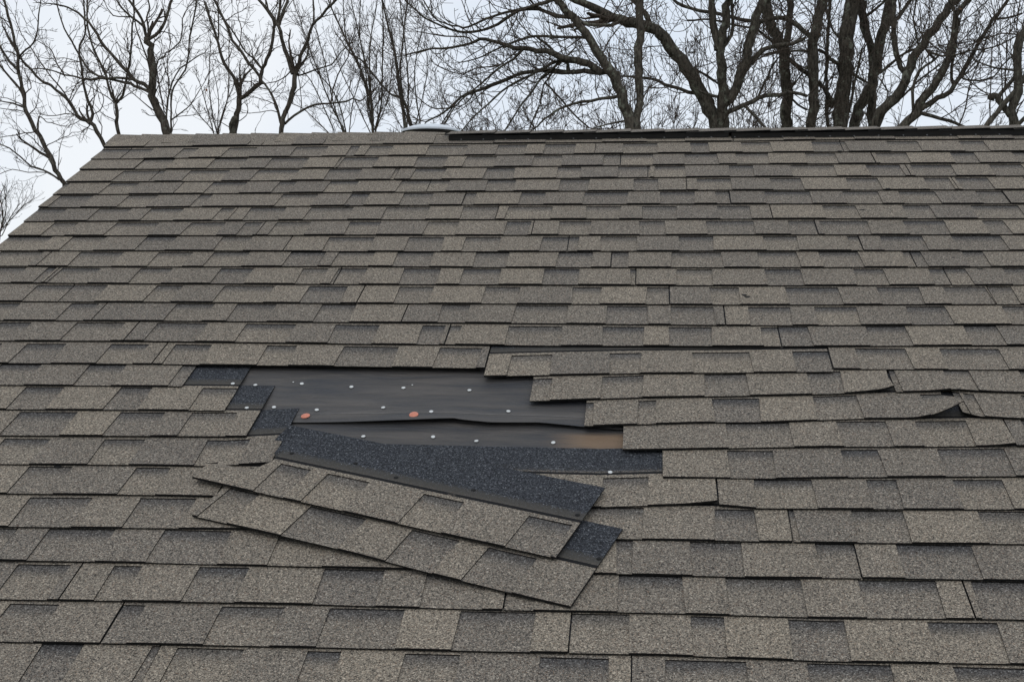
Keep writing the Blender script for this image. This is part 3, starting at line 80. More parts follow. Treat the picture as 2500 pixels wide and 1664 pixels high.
["G",[[1,[[-4.886,18.5,2.598,0.0288],[-4.901,18.493,2.783,0.0265],[-4.939,18.475,3.277,0.0243],[-5.016,18.463,3.585,0.022],[-5.11,18.452,3.864,0.0198],[-5.235,18.441,4.127,0.0175],[-5.422,18.426,4.514,0.0153],[-5.609,18.41,4.901,0.013],[-5.703,18.401,5.133,0.0108]]],[1,[[-4.891,18.497,2.667,0.0216],[-4.863,18.503,2.66,0.0198],[-4.862,18.536,2.851,0.018],[-4.778,18.617,3.298,0.0163],[-4.786,18.729,3.943,0.0145],[-4.795,18.84,4.593,0.0128],[-4.835,18.952,5.25,0.011]]],[1,[[-4.901,18.493,2.783,0.018],[-4.902,18.501,2.815,0.0162],[-5.021,18.715,3.709,0.0145],[-5.143,18.833,4.204,0.0128],[-5.282,18.953,4.705,0.011],[-5.443,19.092,5.295,0.0092]]],[1,[[-4.908,18.489,2.891,0.0144],[-5.054,18.184,3.811,0.0129],[-5.268,18.014,4.269,0.0115],[-5.3,17.871,4.694,0.0101],[-5.296,17.776,4.974,0.0087]]],[1,[[-4.892,18.486,2.968,0.0144],[-4.971,18.546,3.755,0.0131],[-4.983,18.594,4.387,0.0117],[-4.899,18.636,4.941,0.0104],[-4.872,18.654,5.178,0.0091]]],[1,[[-4.879,18.501,2.815,0.0144],[-4.97,18.401,3.11,0.013],[-4.972,18.164,3.837,0.0115],[-5.043,17.972,4.409,0.0101],[-4.991,17.782,4.969,0.0087]]],[0,[[-4.893,18.497,2.659,0.0108],[-5.302,18.623,3.462,0.0096],[-5.543,18.699,3.948,0.0085],[-5.686,18.756,4.339,0.0073]]],[0,[[-4.869,18.532,2.819,0.0108],[-4.639,18.466,3.349,0.0096],[-4.551,18.404,3.877,0.0084],[-4.497,18.351,4.328,0.0072]]]]],
["G",[[1,[[-4.431,19.5,2.734,0.0337],[-4.491,19.513,2.922,0.0311],[-4.566,19.55,3.453,0.0284],[-4.656,19.584,3.944,0.0258],[-4.73,19.617,4.438,0.0231],[-4.835,19.646,4.851,0.0205],[-4.906,19.663,5.099,0.0178],[-4.977,19.686,5.43,0.0151]]],[0,[[-4.431,19.5,2.734,0.03],[-4.377,19.518,2.736,0.0277],[-4.443,19.646,3.143,0.0254],[-4.591,19.783,3.573,0.0232],[-4.856,19.87,3.706,0.0209],[-5.111,19.982,3.992,0.0186],[-5.462,20.135,4.39,0.0163],[-5.719,20.226,4.578,0.014],[-5.91,20.321,4.851,0.0116]]],[1,[[-4.501,19.518,2.988,0.0187],[-4.476,19.518,2.963,0.0164],[-4.448,19.521,3.769,0.0141],[-4.517,19.524,4.576,0.0117],[-4.619,19.527,5.385,0.0094]]],[1,[[-4.547,19.541,3.32,0.015],[-4.533,19.552,3.291,0.0136],[-4.651,19.826,4.153,0.0123],[-4.643,20.045,4.853,0.011],[-4.602,20.266,5.564,0.0096]]],[0,[[-4.427,19.614,3.041,0.0151],[-4.235,19.59,3.066,0.0135],[-4.313,19.514,3.635,0.012],[-4.303,19.438,4.201,0.0105],[-4.176,19.362,4.76,0.0089],[-4.053,19.307,5.148,0.0074]]],[1,[[-4.385,19.608,3.07,0.0151],[-4.537,19.449,3.569,0.0131],[-4.642,19.204,4.36,0.0111],[-4.729,19.033,4.897,0.0092],[-4.824,18.92,5.242,0.0073]]],[0,[[-4.326,19.602,3.069,0.0113],[-4.188,19.642,3.656,0.01],[-4.107,19.678,4.187,0.0088],[-4.172,19.702,4.543,0.0076]]],[0,[[-4.413,19.598,3.011,0.0113],[-4.607,19.346,3.725,0.0099],[-4.516,19.151,4.29,0.0086],[-4.391,18.918,4.95,0.0073]]]]],
["G",[[0,[[-5.805,20.5,2.887,0.0195],[-5.871,20.486,3.121,0.0171],[-6.14,20.453,3.657,0.0148],[-6.323,20.425,4.124,0.0124],[-6.54,20.391,4.708,0.0101],[-6.707,20.366,5.125,0.0077]]],[0,[[-5.821,20.497,2.946,0.0156],[-6.04,20.482,2.887,0.014],[-6.072,20.467,3.12,0.0124],[-6.322,20.427,3.705,0.0109],[-6.539,20.397,4.122,0.0093],[-6.707,20.382,4.289,0.0078]]],[0,[[-5.838,20.497,2.954,0.0156],[-6.093,20.551,3.639,0.0137],[-6.208,20.589,4.153,0.0117],[-6.34,20.629,4.67,0.0098],[-6.47,20.662,5.102,0.0078]]],[0,[[-5.804,20.497,2.954,0.0156],[-5.912,20.354,3.52,0.0136],[-6.092,20.245,3.921,0.0116],[-6.389,20.13,4.269,0.0096],[-6.485,20.034,4.633,0.0077]]],[0,[[-5.787,20.497,2.954,0.0117],[-5.659,20.284,3.589,0.0103],[-5.491,20.121,4.056,0.009],[-5.454,20.015,4.366,0.0076]]],[0,[[-6.04,20.479,2.954,0.0117],[-6.524,20.631,3.403,0.0104],[-6.731,20.694,3.585,0.0092],[-6.935,20.746,3.681,0.0079]]]]],
["H",[[1,[[-0.222,12.6,1.789,0.082],[-0.233,12.597,1.903,0.078],[-0.317,12.588,2.163,0.074],[-0.422,12.579,2.454,0.0701],[-0.548,12.57,2.704,0.0661],[-0.652,12.564,2.871,0.0621],[-0.778,12.557,3.08,0.0582],[-0.945,12.549,3.269,0.0542],[-1.092,12.542,3.458,0.0503],[-1.238,12.535,3.626,0.0463]]],[1,[[-0.226,12.599,1.832,0.0492],[-0.181,12.611,1.832,0.0504],[-0.171,12.647,1.962,0.0517],[-0.142,12.735,2.29,0.0531],[-0.155,12.823,2.621,0.0545],[-0.147,12.94,3.067,0.0561],[-0.129,13.057,3.517,0.0576],[-0.141,13.115,3.745,0.059]]],[0,[[-0.548,12.57,2.704,0.0382],[-0.659,12.6,2.657,0.036],[-0.864,12.65,2.7,0.0338],[-1.174,12.724,2.698,0.0316],[-1.446,12.788,2.734,0.0294],[-1.721,12.852,2.72,0.0272],[-1.934,12.905,2.65,0.025],[-2.17,12.964,2.57,0.0228],[-2.386,13.016,2.509,0.0205],[-2.582,13.064,2.436,0.0182],[-2.758,13.116,2.3,0.0159],[-2.913,13.159,2.203,0.0136],[-3.091,13.202,2.127,0.0113]]],[0,[[-1.097,12.705,2.698,0.0247],[-1.112,12.694,2.844,0.0229],[-1.315,12.679,2.803,0.021],[-1.458,12.667,2.721,0.0192],[-1.58,12.656,2.66,0.0174],[-1.783,12.64,2.557,0.0155],[-1.986,12.622,2.434,0.0137],[-2.148,12.605,2.269,0.0118],[-2.331,12.587,2.105,0.01],[-2.492,12.568,1.92,0.0082]]],[0,[[-0.628,12.593,2.655,0.0492],[-0.801,12.588,2.778,0.0464],[-0.983,12.583,2.83,0.0437],[-1.146,12.579,2.852,0.0409],[-1.289,12.575,2.935,0.0382],[-1.492,12.57,2.968,0.0355],[-1.676,12.566,2.99,0.0327],[-1.798,12.563,3.002,0.03],[-1.941,12.559,3.054,0.0273],[-2.105,12.555,3.097,0.0245],[-2.269,12.551,3.119,0.0218],[-2.412,12.547,3.059,0.0191],[-2.658,12.541,3.011,0.0163],[-2.905,12.535,3.003,0.0136],[-3.214,12.528,2.935,0.0109]]],[0,[[-0.799,12.556,3.104,0.0245],[-0.781,12.556,3.116,0.0228],[-1.044,12.559,3.131,0.021],[-1.289,12.562,3.146,0.0192],[-1.533,12.565,3.15,0.0175],[-1.697,12.568,3.113,0.0157],[-1.881,12.57,3.055,0.0139],[-2.065,12.572,2.977,0.0121],[-2.23,12.575,2.898,0.0104],[-2.415,12.577,2.84,0.0086],[-2.539,12.578,2.822,0.0068]]],[0,[[-1.019,12.546,3.363,0.03],[-1.004,12.548,3.381,0.0284],[-1.25,12.569,3.431,0.0268],[-1.476,12.59,3.521,0.0253],[-1.661,12.606,3.528,0.0237],[-1.826,12.622,3.474,0.0221],[-2.034,12.643,3.339,0.0205],[-2.242,12.662,3.265,0.019],[-2.472,12.682,3.243,0.0174],[-2.661,12.699,3.28,0.0158],[-2.873,12.718,3.371,0.0142],[-3.043,12.734,3.46,0.0126],[-3.257,12.758,3.656,0.011]]],[1,[[-1.476,12.59,3.521,0.0219],[-1.456,12.592,3.542,0.0203],[-1.62,12.601,3.547,0.0188],[-1.908,12.618,3.495,0.0173],[-2.198,12.636,3.412,0.0158],[-2.427,12.65,3.307,0.0143],[-2.573,12.659,3.321,0.0128],[-2.761,12.67,3.368,0.0113],[-2.93,12.681,3.487,0.0098],[-3.058,12.695,3.699,0.0082]]],[0,[[-0.383,12.582,2.345,0.0273],[-0.465,12.585,2.327,0.025],[-0.657,12.592,2.31,0.0226],[-0.901,12.601,2.274,0.0203],[-1.124,12.61,2.217,0.018],[-1.267,12.616,2.139,0.0156],[-1.39,12.621,2.059,0.0133],[-1.492,12.626,1.959,0.0109]]],[0,[[-1.173,12.69,2.845,0.0192],[-1.296,12.702,2.746,0.0176],[-1.44,12.716,2.628,0.016],[-1.564,12.731,2.468,0.0143],[-1.709,12.748,2.288,0.0127],[-1.938,12.778,1.946,0.011]]],[0,[[-1.31,12.756,2.716,0.0138],[-1.3,12.762,2.696,0.0124],[-1.427,12.817,2.544,0.0111],[-1.472,12.883,2.308,0.0097],[-1.581,12.949,2.092,0.0084]]],[0,[[-1.691,12.565,2.991,0.0191],[-1.696,12.565,2.97,0.0177],[-1.818,12.566,2.85,0.0164],[-1.961,12.567,2.771,0.015],[-2.105,12.568,2.65,0.0136],[-2.248,12.569,2.53,0.0123],[-2.433,12.569,2.39,0.0109],[-2.597,12.57,2.228,0.0096],[-2.741,12.572,2.005,0.0082]]],[0,[[-1.395,12.803,2.582,0.0138],[-1.385,12.802,2.561,0.0131],[-1.177,12.789,2.33,0.0124],[-0.97,12.777,2.1,0.0117],[-0.805,12.768,1.953,0.011]]],[0,[[-1.513,12.565,3.15,0.0164],[-1.372,12.589,3.051,0.015],[-1.27,12.608,2.952,0.0137]]],[0,[[-0.275,12.592,2.033,0.0164],[-0.392,12.573,2.0,0.0136],[-0.573,12.543,1.957,0.0109],[-0.753,12.512,1.904,0.0082]]],[0,[[-1.238,12.535,3.626,0.0272],[-1.309,12.527,3.625,0.0254],[-1.469,12.506,3.562,0.0236],[-1.65,12.482,3.499,0.0217]]],[0,[[-0.982,12.547,3.316,0.0273],[-0.964,12.556,3.342,0.0259],[-0.804,12.605,3.309,0.0246],[-0.502,12.694,3.314,0.0233],[-0.362,12.743,3.414,0.022]]],[0,[[-2.376,12.548,3.074,0.0136],[-2.413,12.549,3.141,0.0123],[-2.578,12.551,3.165,0.0109],[-2.743,12.554,3.168,0.0095],[-2.909,12.556,3.202,0.0082],[-3.096,12.558,3.236,0.0068]]],[0,[[-1.961,12.567,2.791,0.0109],[-2.126,12.572,2.753,0.0101],[-2.332,12.578,2.737,0.0093],[-2.498,12.583,2.659,0.0085],[-2.726,12.59,2.725,0.0076],[-2.893,12.595,2.81,0.0068]]],[0,[[-2.582,13.064,2.436,0.014],[-2.681,13.021,2.325,0.0112],[-2.817,12.942,2.084,0.0083]]],[0,[[-2.758,13.116,2.3,0.0112],[-2.948,13.107,2.29,0.0094],[-3.097,13.099,2.364,0.0075],[-3.309,13.084,2.554,0.0056]]],[0,[[-0.978,12.559,3.127,0.0109],[-0.983,12.565,2.999,0.01],[-1.105,12.573,2.881,0.0091],[-1.186,12.58,2.782,0.0082]]]]],
["I",[[0,[[1.003,13.8,1.919,0.1047],[0.96,13.787,2.068,0.1001],[0.787,13.755,2.428,0.0955],[0.658,13.731,2.682,0.0908],[0.443,13.699,3.021,0.0862],[0.208,13.668,3.317,0.0816],[0.058,13.651,3.465,0.077],[-0.155,13.632,3.529,0.0724],[-0.325,13.618,3.572,0.0679],[-0.495,13.604,3.614,0.0634]]],[1,[[-0.495,13.604,3.625,0.0605],[-0.742,13.624,3.751,0.0562],[-1.044,13.648,3.891,0.052]]],[1,[[0.058,13.651,3.465,0.0404],[-0.07,13.671,3.686,0.0385],[-0.178,13.687,3.842,0.0366],[-0.221,13.692,3.886,0.0347]]],[1,[[1.003,13.8,1.919,0.0873],[1.035,13.791,1.918,0.0829],[1.019,13.719,2.164,0.0782],[1.011,13.6,2.569,0.0734],[0.983,13.498,2.91,0.0688],[0.957,13.42,3.168,0.0642],[1.015,13.358,3.363,0.0597],[1.05,13.268,3.655,0.0552],[1.069,13.237,3.752,0.0509]]],[1,[[0.959,13.44,3.109,0.0571],[0.875,13.463,3.389,0.0515],[0.854,13.498,3.819,0.0458]]],[1,[[1.014,13.645,2.418,0.0693],[1.077,13.643,2.406,0.0676],[1.202,13.637,2.658,0.066],[1.305,13.632,2.889,0.0643],[1.366,13.625,3.204,0.0626],[1.448,13.618,3.477,0.0609],[1.53,13.613,3.707,0.0593],[1.613,13.61,3.831,0.0576]]],[0,[[1.241,13.635,2.745,0.0462],[1.264,13.638,2.742,0.0423],[1.37,13.665,2.958,0.0385],[1.581,13.698,3.153,0.0347],[1.793,13.723,3.218,0.0309],[1.962,13.743,3.241,0.0271],[2.132,13.764,3.306,0.0232]]],[1,[[0.979,13.44,3.109,0.0257],[1.123,13.415,3.311,0.0238],[1.141,13.393,3.537,0.0218],[1.118,13.369,3.783,0.0199]]],[0,[[1.017,13.689,2.266,0.0405],[0.975,13.695,2.267,0.038],[1.124,13.715,2.29,0.0356],[1.379,13.753,2.421,0.0332],[1.528,13.775,2.508,0.0307],[1.826,13.815,2.554,0.0283],[1.996,13.838,2.577,0.0258],[2.188,13.864,2.537,0.0233]]],[0,[[0.722,13.743,2.555,0.029],[0.532,13.773,2.606,0.0261],[0.319,13.807,2.679,0.0233],[0.105,13.841,2.774,0.0204],[-0.067,13.868,2.825,0.0175],[-0.413,13.92,2.861,0.0146]]],[0,[[1.013,13.63,2.468,0.0231],[0.97,13.615,2.487,0.0211],[0.821,13.568,2.524,0.0192],[0.693,13.527,2.56,0.0172]]],[0,[[1.315,13.743,2.399,0.0261],[1.459,13.684,2.239,0.0217],[1.601,13.621,2.058,0.0173]]],[0,[[1.506,13.772,2.508,0.0203],[1.613,13.799,2.725,0.0175],[1.698,13.823,2.92,0.0146],[1.783,13.84,3.051,0.0117]]],[0,[[0.47,13.703,2.979,0.0203],[0.507,13.714,2.98,0.0188],[0.701,13.778,2.883,0.0174],[0.874,13.838,2.785,0.016],[1.004,13.883,2.705,0.0146]]]]],
["J",[[1,[[2.027,15.0,2.081,0.0802],[2.026,14.993,2.238,0.0802],[2.022,14.974,2.687,0.0801],[1.996,14.954,3.135,0.0801],[1.971,14.945,3.336,0.08],[1.858,14.931,3.629,0.08],[1.744,14.918,3.921,0.0799],[1.697,14.908,4.144,0.0799]]],[1,[[1.994,14.948,3.269,0.0585],[2.036,14.936,3.694,0.0554],[2.054,14.923,4.141,0.0523]]],[0,[[1.994,14.948,3.269,0.0369],[2.061,14.953,3.269,0.0346],[2.241,14.967,3.111,0.0323],[2.376,14.977,3.021,0.0301],[2.5,14.988,2.886,0.0278]]],[0,[[1.995,14.95,3.247,0.0185],[1.857,14.919,3.468,0.0179],[1.767,14.904,3.556,0.0174],[1.563,14.873,3.711,0.0169],[1.271,14.838,3.753,0.0163],[0.912,14.795,3.84,0.0158],[0.553,14.752,3.825,0.0152]]],[0,[[2.005,14.945,3.375,0.0246],[2.038,14.942,3.38,0.0226],[1.858,14.926,3.368,0.0205],[1.724,14.914,3.345,0.0184]]],[0,[[2.022,14.974,2.687,0.0216],[2.066,14.967,2.708,0.0195],[2.197,14.946,2.59,0.0174],[2.307,14.93,2.518,0.0154]]]]],
["K",[[1,[[2.304,14.4,1.993,0.0719],[2.314,14.397,2.146,0.0724],[2.354,14.387,2.582,0.0729],[2.351,14.377,3.018,0.0734],[2.337,14.368,3.389,0.0738],[2.4,14.361,3.692,0.0743],[2.473,14.354,3.995,0.0748]]],[1,[[2.337,14.368,3.389,0.0419],[2.327,14.37,3.411,0.0398],[2.219,14.38,3.547,0.0377],[2.026,14.396,3.707,0.0357],[1.853,14.407,3.778,0.0336],[1.594,14.424,3.721,0.0315],[1.312,14.442,3.752,0.0294],[1.072,14.457,3.837,0.0274],[0.721,14.479,3.904,0.0253],[0.479,14.495,3.979,0.0232],[0.347,14.505,4.073,0.0211]]],[0,[[2.349,14.371,3.258,0.021],[2.13,14.343,3.266,0.0179],[1.999,14.326,3.254,0.0149]]],[0,[[2.347,14.375,3.111,0.015],[2.328,14.373,3.127,0.013],[2.154,14.35,2.906,0.011],[2.067,14.338,2.774,0.009]]]]],
["Lk",[[1,[[2.78,14.9,2.059,0.1167],[2.803,14.909,2.24,0.1147],[2.825,14.929,2.669,0.1128],[2.87,14.95,3.122,0.1108],[2.893,14.972,3.575,0.1089],[2.938,14.988,3.915,0.1069],[2.982,14.998,4.142,0.1049]]],[0,[[2.87,14.95,3.144,0.0308],[2.755,14.913,3.183,0.0287],[2.546,14.834,3.327,0.0265],[2.476,14.809,3.368,0.0245]]],[0,[[2.87,14.95,3.122,0.0308],[2.893,14.952,3.099,0.0267],[3.026,14.959,3.009,0.0226],[3.182,14.967,2.918,0.0185]]],[1,[[2.8,14.908,2.217,0.0307],[2.629,14.935,2.246,0.0289],[2.615,15.018,2.8,0.0272],[2.622,15.087,3.265,0.0254],[2.65,15.156,3.732,0.0236],[2.679,15.225,4.202,0.0218]]],[0,[[2.943,14.93,2.48,0.0246],[2.936,14.926,2.51,0.0223],[2.994,14.881,2.86,0.0199],[3.052,14.841,3.165,0.0176],[3.091,14.812,3.381,0.0153]]],[0,[[2.621,14.987,2.591,0.0432],[2.72,14.968,2.587,0.038],[2.605,14.933,2.74,0.0328],[2.489,14.894,2.914,0.0276]]],[0,[[2.887,14.966,3.462,0.0216],[2.916,14.972,3.462,0.0195],[2.702,15.035,3.705,0.0175],[2.619,15.1,4.037,0.0155]]]]],
["Mk",[[1,[[3.362,15.6,2.154,0.0698],[3.371,15.591,2.337,0.0689],[3.344,15.576,2.659,0.0679],[3.363,15.56,3.002,0.067],[3.359,15.544,3.345,0.066],[3.31,15.531,3.619,0.0651],[3.216,15.515,3.963,0.0641],[3.155,15.501,4.26,0.0632]]],[1,[[3.031,15.35,2.121,0.0847],[3.063,15.342,2.303,0.0827],[3.149,15.327,2.619,0.0807],[3.28,15.316,2.844,0.0787],[3.366,15.3,3.182,0.0767],[3.407,15.288,3.453,0.0747],[3.492,15.272,3.812,0.0727],[3.577,15.257,4.125,0.0707],[3.598,15.254,4.192,0.0687]]],[1,[[3.492,15.272,3.812,0.0375],[3.538,15.278,3.812,0.0352],[3.652,15.297,3.906,0.0329],[3.743,15.315,3.999,0.0305],[3.882,15.347,4.209,0.0282]]],[1,[[3.208,15.513,4.0,0.0253],[3.236,15.505,4.006,0.0232],[3.407,15.444,4.127,0.021],[3.533,15.396,4.228,0.0189]]],[0,[[3.355,15.302,3.14,0.025],[3.432,15.292,3.111,0.0227],[3.604,15.263,3.262,0.0203],[3.777,15.236,3.391,0.0179],[3.949,15.213,3.451,0.0156]]]]],
["N",[[1,[[3.186,14.2,1.956,0.0772],[3.195,14.195,2.128,0.0748],[3.256,14.188,2.364,0.0724],[3.465,14.18,2.554,0.07],[3.59,14.172,2.767,0.0676],[3.65,14.165,3.002,0.0652],[3.774,14.159,3.192,0.0628],[3.919,14.151,3.403,0.0604],[4.084,14.143,3.634,0.058],[4.186,14.137,3.803,0.0556],[4.289,14.132,3.907,0.0532]]],[1,[[3.631,14.169,2.873,0.0415],[3.53,14.202,2.989,0.0404],[3.494,14.24,3.17,0.0393],[3.459,14.292,3.419,0.0382],[3.47,14.362,3.761,0.0371],[3.455,14.409,3.99,0.036]]],[0,[[3.465,14.18,2.554,0.0178],[3.528,14.177,2.531,0.0156],[3.756,14.164,2.763,0.0133],[4.005,14.151,2.951,0.0111],[4.087,14.146,3.013,0.0089]]],[0,[[3.256,14.188,2.386,0.0148],[3.369,14.235,2.565,0.0129],[3.352,14.265,2.7,0.0109],[3.252,14.308,2.861,0.009]]],[1,[[3.795,14.158,3.213,0.0148],[3.692,14.064,3.623,0.0118],[3.721,14.003,3.886,0.0088]]]]],
["O",[[1,[[3.334,13.4,1.841,0.0684],[3.434,13.395,2.005,0.0649],[3.594,13.387,2.209,0.0614],[3.653,13.383,2.332,0.0579],[3.812,13.376,2.535,0.0544],[3.95,13.369,2.759,0.0509],[4.048,13.36,3.044,0.0474],[4.085,13.352,3.31,0.0439],[4.123,13.347,3.493,0.0404],[4.281,13.339,3.715,0.0369]]],[1,[[3.633,13.386,2.249,0.0399],[3.716,13.395,2.291,0.0378],[3.901,13.415,2.396,0.0357],[4.066,13.434,2.501,0.0336],[4.211,13.458,2.71,0.0314],[4.357,13.485,2.962,0.0293],[4.462,13.508,3.172,0.0272],[4.65,13.542,3.487,0.0251],[4.858,13.575,3.761,0.023]]],[0,[[3.633,13.386,2.249,0.0285],[3.656,13.397,2.21,0.0268],[3.826,13.439,2.173,0.0251],[4.061,13.497,2.117,0.0235],[4.211,13.535,2.06,0.0218],[4.318,13.563,2.021,0.0201]]],[0,[[3.573,13.387,2.209,0.0228],[3.55,13.378,2.497,0.0206],[3.628,13.37,2.743,0.0185],[3.808,13.363,2.883,0.0164],[3.887,13.359,2.964,0.0142]]],[1,[[4.108,13.443,2.584,0.0229],[4.077,13.399,2.825,0.0211],[4.123,13.34,3.142,0.0193],[4.129,13.282,3.458,0.0176],[4.064,13.258,3.576,0.0158],[3.998,13.233,3.695,0.0141]]],[0,[[3.847,13.361,2.924,0.0171],[3.718,13.318,3.041,0.0158],[3.908,13.265,2.945,0.0146],[4.097,13.214,2.952,0.0133],[4.284,13.162,3.0,0.0121],[4.471,13.112,3.007,0.0108],[4.655,13.06,3.054,0.0096],[4.872,12.991,3.176,0.0084]]],[0,[[4.092,13.377,2.944,0.0114],[3.971,13.38,3.008,0.01],[3.73,13.385,3.199,0.0085],[3.568,13.391,3.472,0.0071]]],[0,[[4.211,13.458,2.71,0.0143],[4.249,13.446,2.666,0.0131],[4.441,13.405,2.635,0.012],[4.631,13.363,2.686,0.0108],[4.722,13.328,2.822,0.0097],[4.851,13.29,2.935,0.0085]]],[0,[[4.65,13.542,3.487,0.0172],[4.84,13.579,3.513,0.0158],[5.052,13.621,3.581,0.0144]]],[0,[[4.211,13.535,2.06,0.0115],[4.233,13.545,2.102,0.0108],[4.301,13.583,2.274,0.0101],[4.377,13.656,2.62,0.0094],[4.491,13.718,2.902,0.0087]]]]],
["P",[[2,[[4.762,12.8,1.742,0.0663],[4.749,12.791,1.9,0.0639],[4.726,12.781,2.098,0.0615],[4.779,12.766,2.373,0.0591],[4.772,12.744,2.767,0.0567],[4.787,12.734,2.963,0.0543],[4.86,12.722,3.158,0.0519],[4.989,12.706,3.429,0.0495]]],[2,[[4.285,12.623,1.8,0.0356],[4.346,12.642,1.882,0.0349],[4.511,12.692,2.086,0.0343],[4.718,12.752,2.332,0.0338],[4.875,12.804,2.558,0.0332]]],[0,[[4.729,12.782,2.073,0.0386],[4.689,12.786,2.079,0.0409],[4.652,12.792,2.14,0.0431],[4.577,12.807,2.283,0.0453],[4.501,12.814,2.311,0.0475],[4.463,12.818,2.313,0.0498]]],[0,[[4.558,12.809,2.29,0.0249],[4.58,12.82,2.345,0.024],[4.746,12.869,2.552,0.0231],[4.809,12.888,2.635,0.0222]]],[0,[[4.774,12.75,2.668,0.0165],[4.754,12.747,2.648,0.0145],[4.536,12.725,2.667,0.0124],[4.377,12.709,2.706,0.0103],[4.238,12.695,2.765,0.0082]]],[0,[[4.833,12.727,3.085,0.0138],[4.802,12.719,3.098,0.0119],[4.557,12.663,3.11,0.0101],[4.312,12.602,3.002,0.0082]]],[2,[[4.756,12.796,1.821,0.0331],[4.691,12.787,1.82,0.0313],[4.782,12.767,1.936,0.0294],[4.964,12.73,2.127,0.0275]]]]],
["Q",[[0,[[-13.554,22.0,1.037,0.0206],[-13.528,22.014,1.301,0.0178],[-13.467,22.028,1.564,0.0151],[-13.511,22.046,1.895,0.0124]]],[0,[[-13.534,22.011,1.235,0.0123],[-13.47,22.002,1.234,0.011],[-13.291,21.946,1.557,0.0096],[-13.099,21.898,1.813,0.0082]]],[2,[[-13.525,22.009,1.235,0.0123],[-13.645,21.973,1.56,0.0103],[-13.588,21.921,2.047,0.0082]]],[0,[[-13.444,21.981,1.396,0.0123],[-13.197,21.963,1.623,0.0103],[-12.986,21.946,1.85,0.0082]]],[0,[[-13.496,22.019,1.4,0.0124],[-13.385,21.997,1.791,0.0103],[-13.412,21.979,2.117,0.0082]]]]],
]

LEAF=[-7.446, 16.9, 3.276]

# ------------------------------------------------------------------ helpers
rng = random.Random(11)
TH = math.radians(26.57); CT, ST = math.cos(TH), math.sin(TH)
E = 0.143                                   # shingle exposure

def RP(u, s, z=0.0):
    """roof coordinates: u along the courses, s down the front slope from the ridge, z above the slope (metres)"""
    return (u, -s * CT - z * ST, -s * ST + z * CT)

def link(name, me, parent=None, mats=(), **props):
    o = bpy.data.objects.new(name, me)
    COL.objects.link(o)
    if parent is not None: o.parent = parent
    for m in mats: me.materials.append(m)
    for k, v in props.items(): o[k] = v
    return o

def empty(name, loc=(0, 0, 0), **props):
    o = bpy.data.objects.new(name, None); COL.objects.link(o); o.location = loc
    for k, v in props.items(): o[k] = v
    return o

class MB:
    """collects quads with a material index, a smooth flag and four numbers per corner"""
    def __init__(s): s.v, s.f, s.mi, s.sm, s.d = [], [], [], [], []
    def vert(s, p): s.v.append(p); return len(s.v) - 1
    def face(s, pts, mi=0, data=None, smooth=False):
        ids = [s.vert(p) for p in pts]
        s.f.append(ids); s.mi.append(mi); s.sm.append(smooth)
        s.d.extend(data if data else [(0.5, 0.2, 0, 0)] * len(ids))
    def idx(s, ids, mi=0, smooth=True):
        s.f.append(ids); s.mi.append(mi); s.sm.append(smooth); s.d.extend([(0.5, 0.2, 0, 0)] * len(ids))
    def tube(s, pts, rad, n=6, mi=0, cap=True):
        """tapered tube through points; rad per point"""
        prev = None; up = Vector((0.37, 0.61, 0.7))
        P = [Vector(p) for p in pts]
        for i, p in enumerate(P):
            d = (P[min(i + 1, len(P) - 1)] - P[max(i - 1, 0)])
            if d.length < 1e-9: d = Vector((0, 0, 1))
            d.normalize()
            a = d.cross(up)
            if a.length < 1e-4: a = d.cross(Vector((1, 0, 0)))
            a.normalize(); b = d.cross(a); up = b * -1 if False else up
            r = rad[i]
            ring = [s.vert(tuple(p + (a * math.cos(6.2832 * k / n) + b * math.sin(6.2832 * k / n)) * r)) for k in range(n)]
            if prev:
                for k in range(n): s.idx((prev[k], prev[(k + 1) % n], ring[(k + 1) % n], ring[k]), mi)
            prev = ring
        if cap and prev: s.idx(tuple(prev), mi, False)
    def box(s, x0, x1, y0, y1, z0, z1, mi=0):
        p = [(x, y, z) for z in (z0, z1) for y in (y0, y1) for x in (x0, x1)]
        for q in ((0, 2, 3, 1), (4, 5, 7, 6), (0, 1, 5, 4), (2, 6, 7, 3), (0, 4, 6, 2), (1, 3, 7, 5)): s.face([p[i] for i in q], mi)
    def mesh(s, name, data=False):
        me = bpy.data.meshes.new(name); me.from_pydata(s.v, [], s.f)
        me.polygons.foreach_set('material_index', s.mi); me.polygons.foreach_set('use_smooth', s.sm)
        if data:
            at = me.attributes.new('granule_data', 'FLOAT_COLOR', 'CORNER')
            at.data.foreach_set('color', [c for q in s.d for c in q])
        me.update(); return me

def noise1(seed):
    r = random.Random(seed); ph = [(r.uniform(2, 9), r.uniform(0, 6.28), r.uniform(.4, 1)) for _ in range(4)]
    return lambda u: sum(a * math.sin(k * u + p) for k, p, a in ph) / 2.8

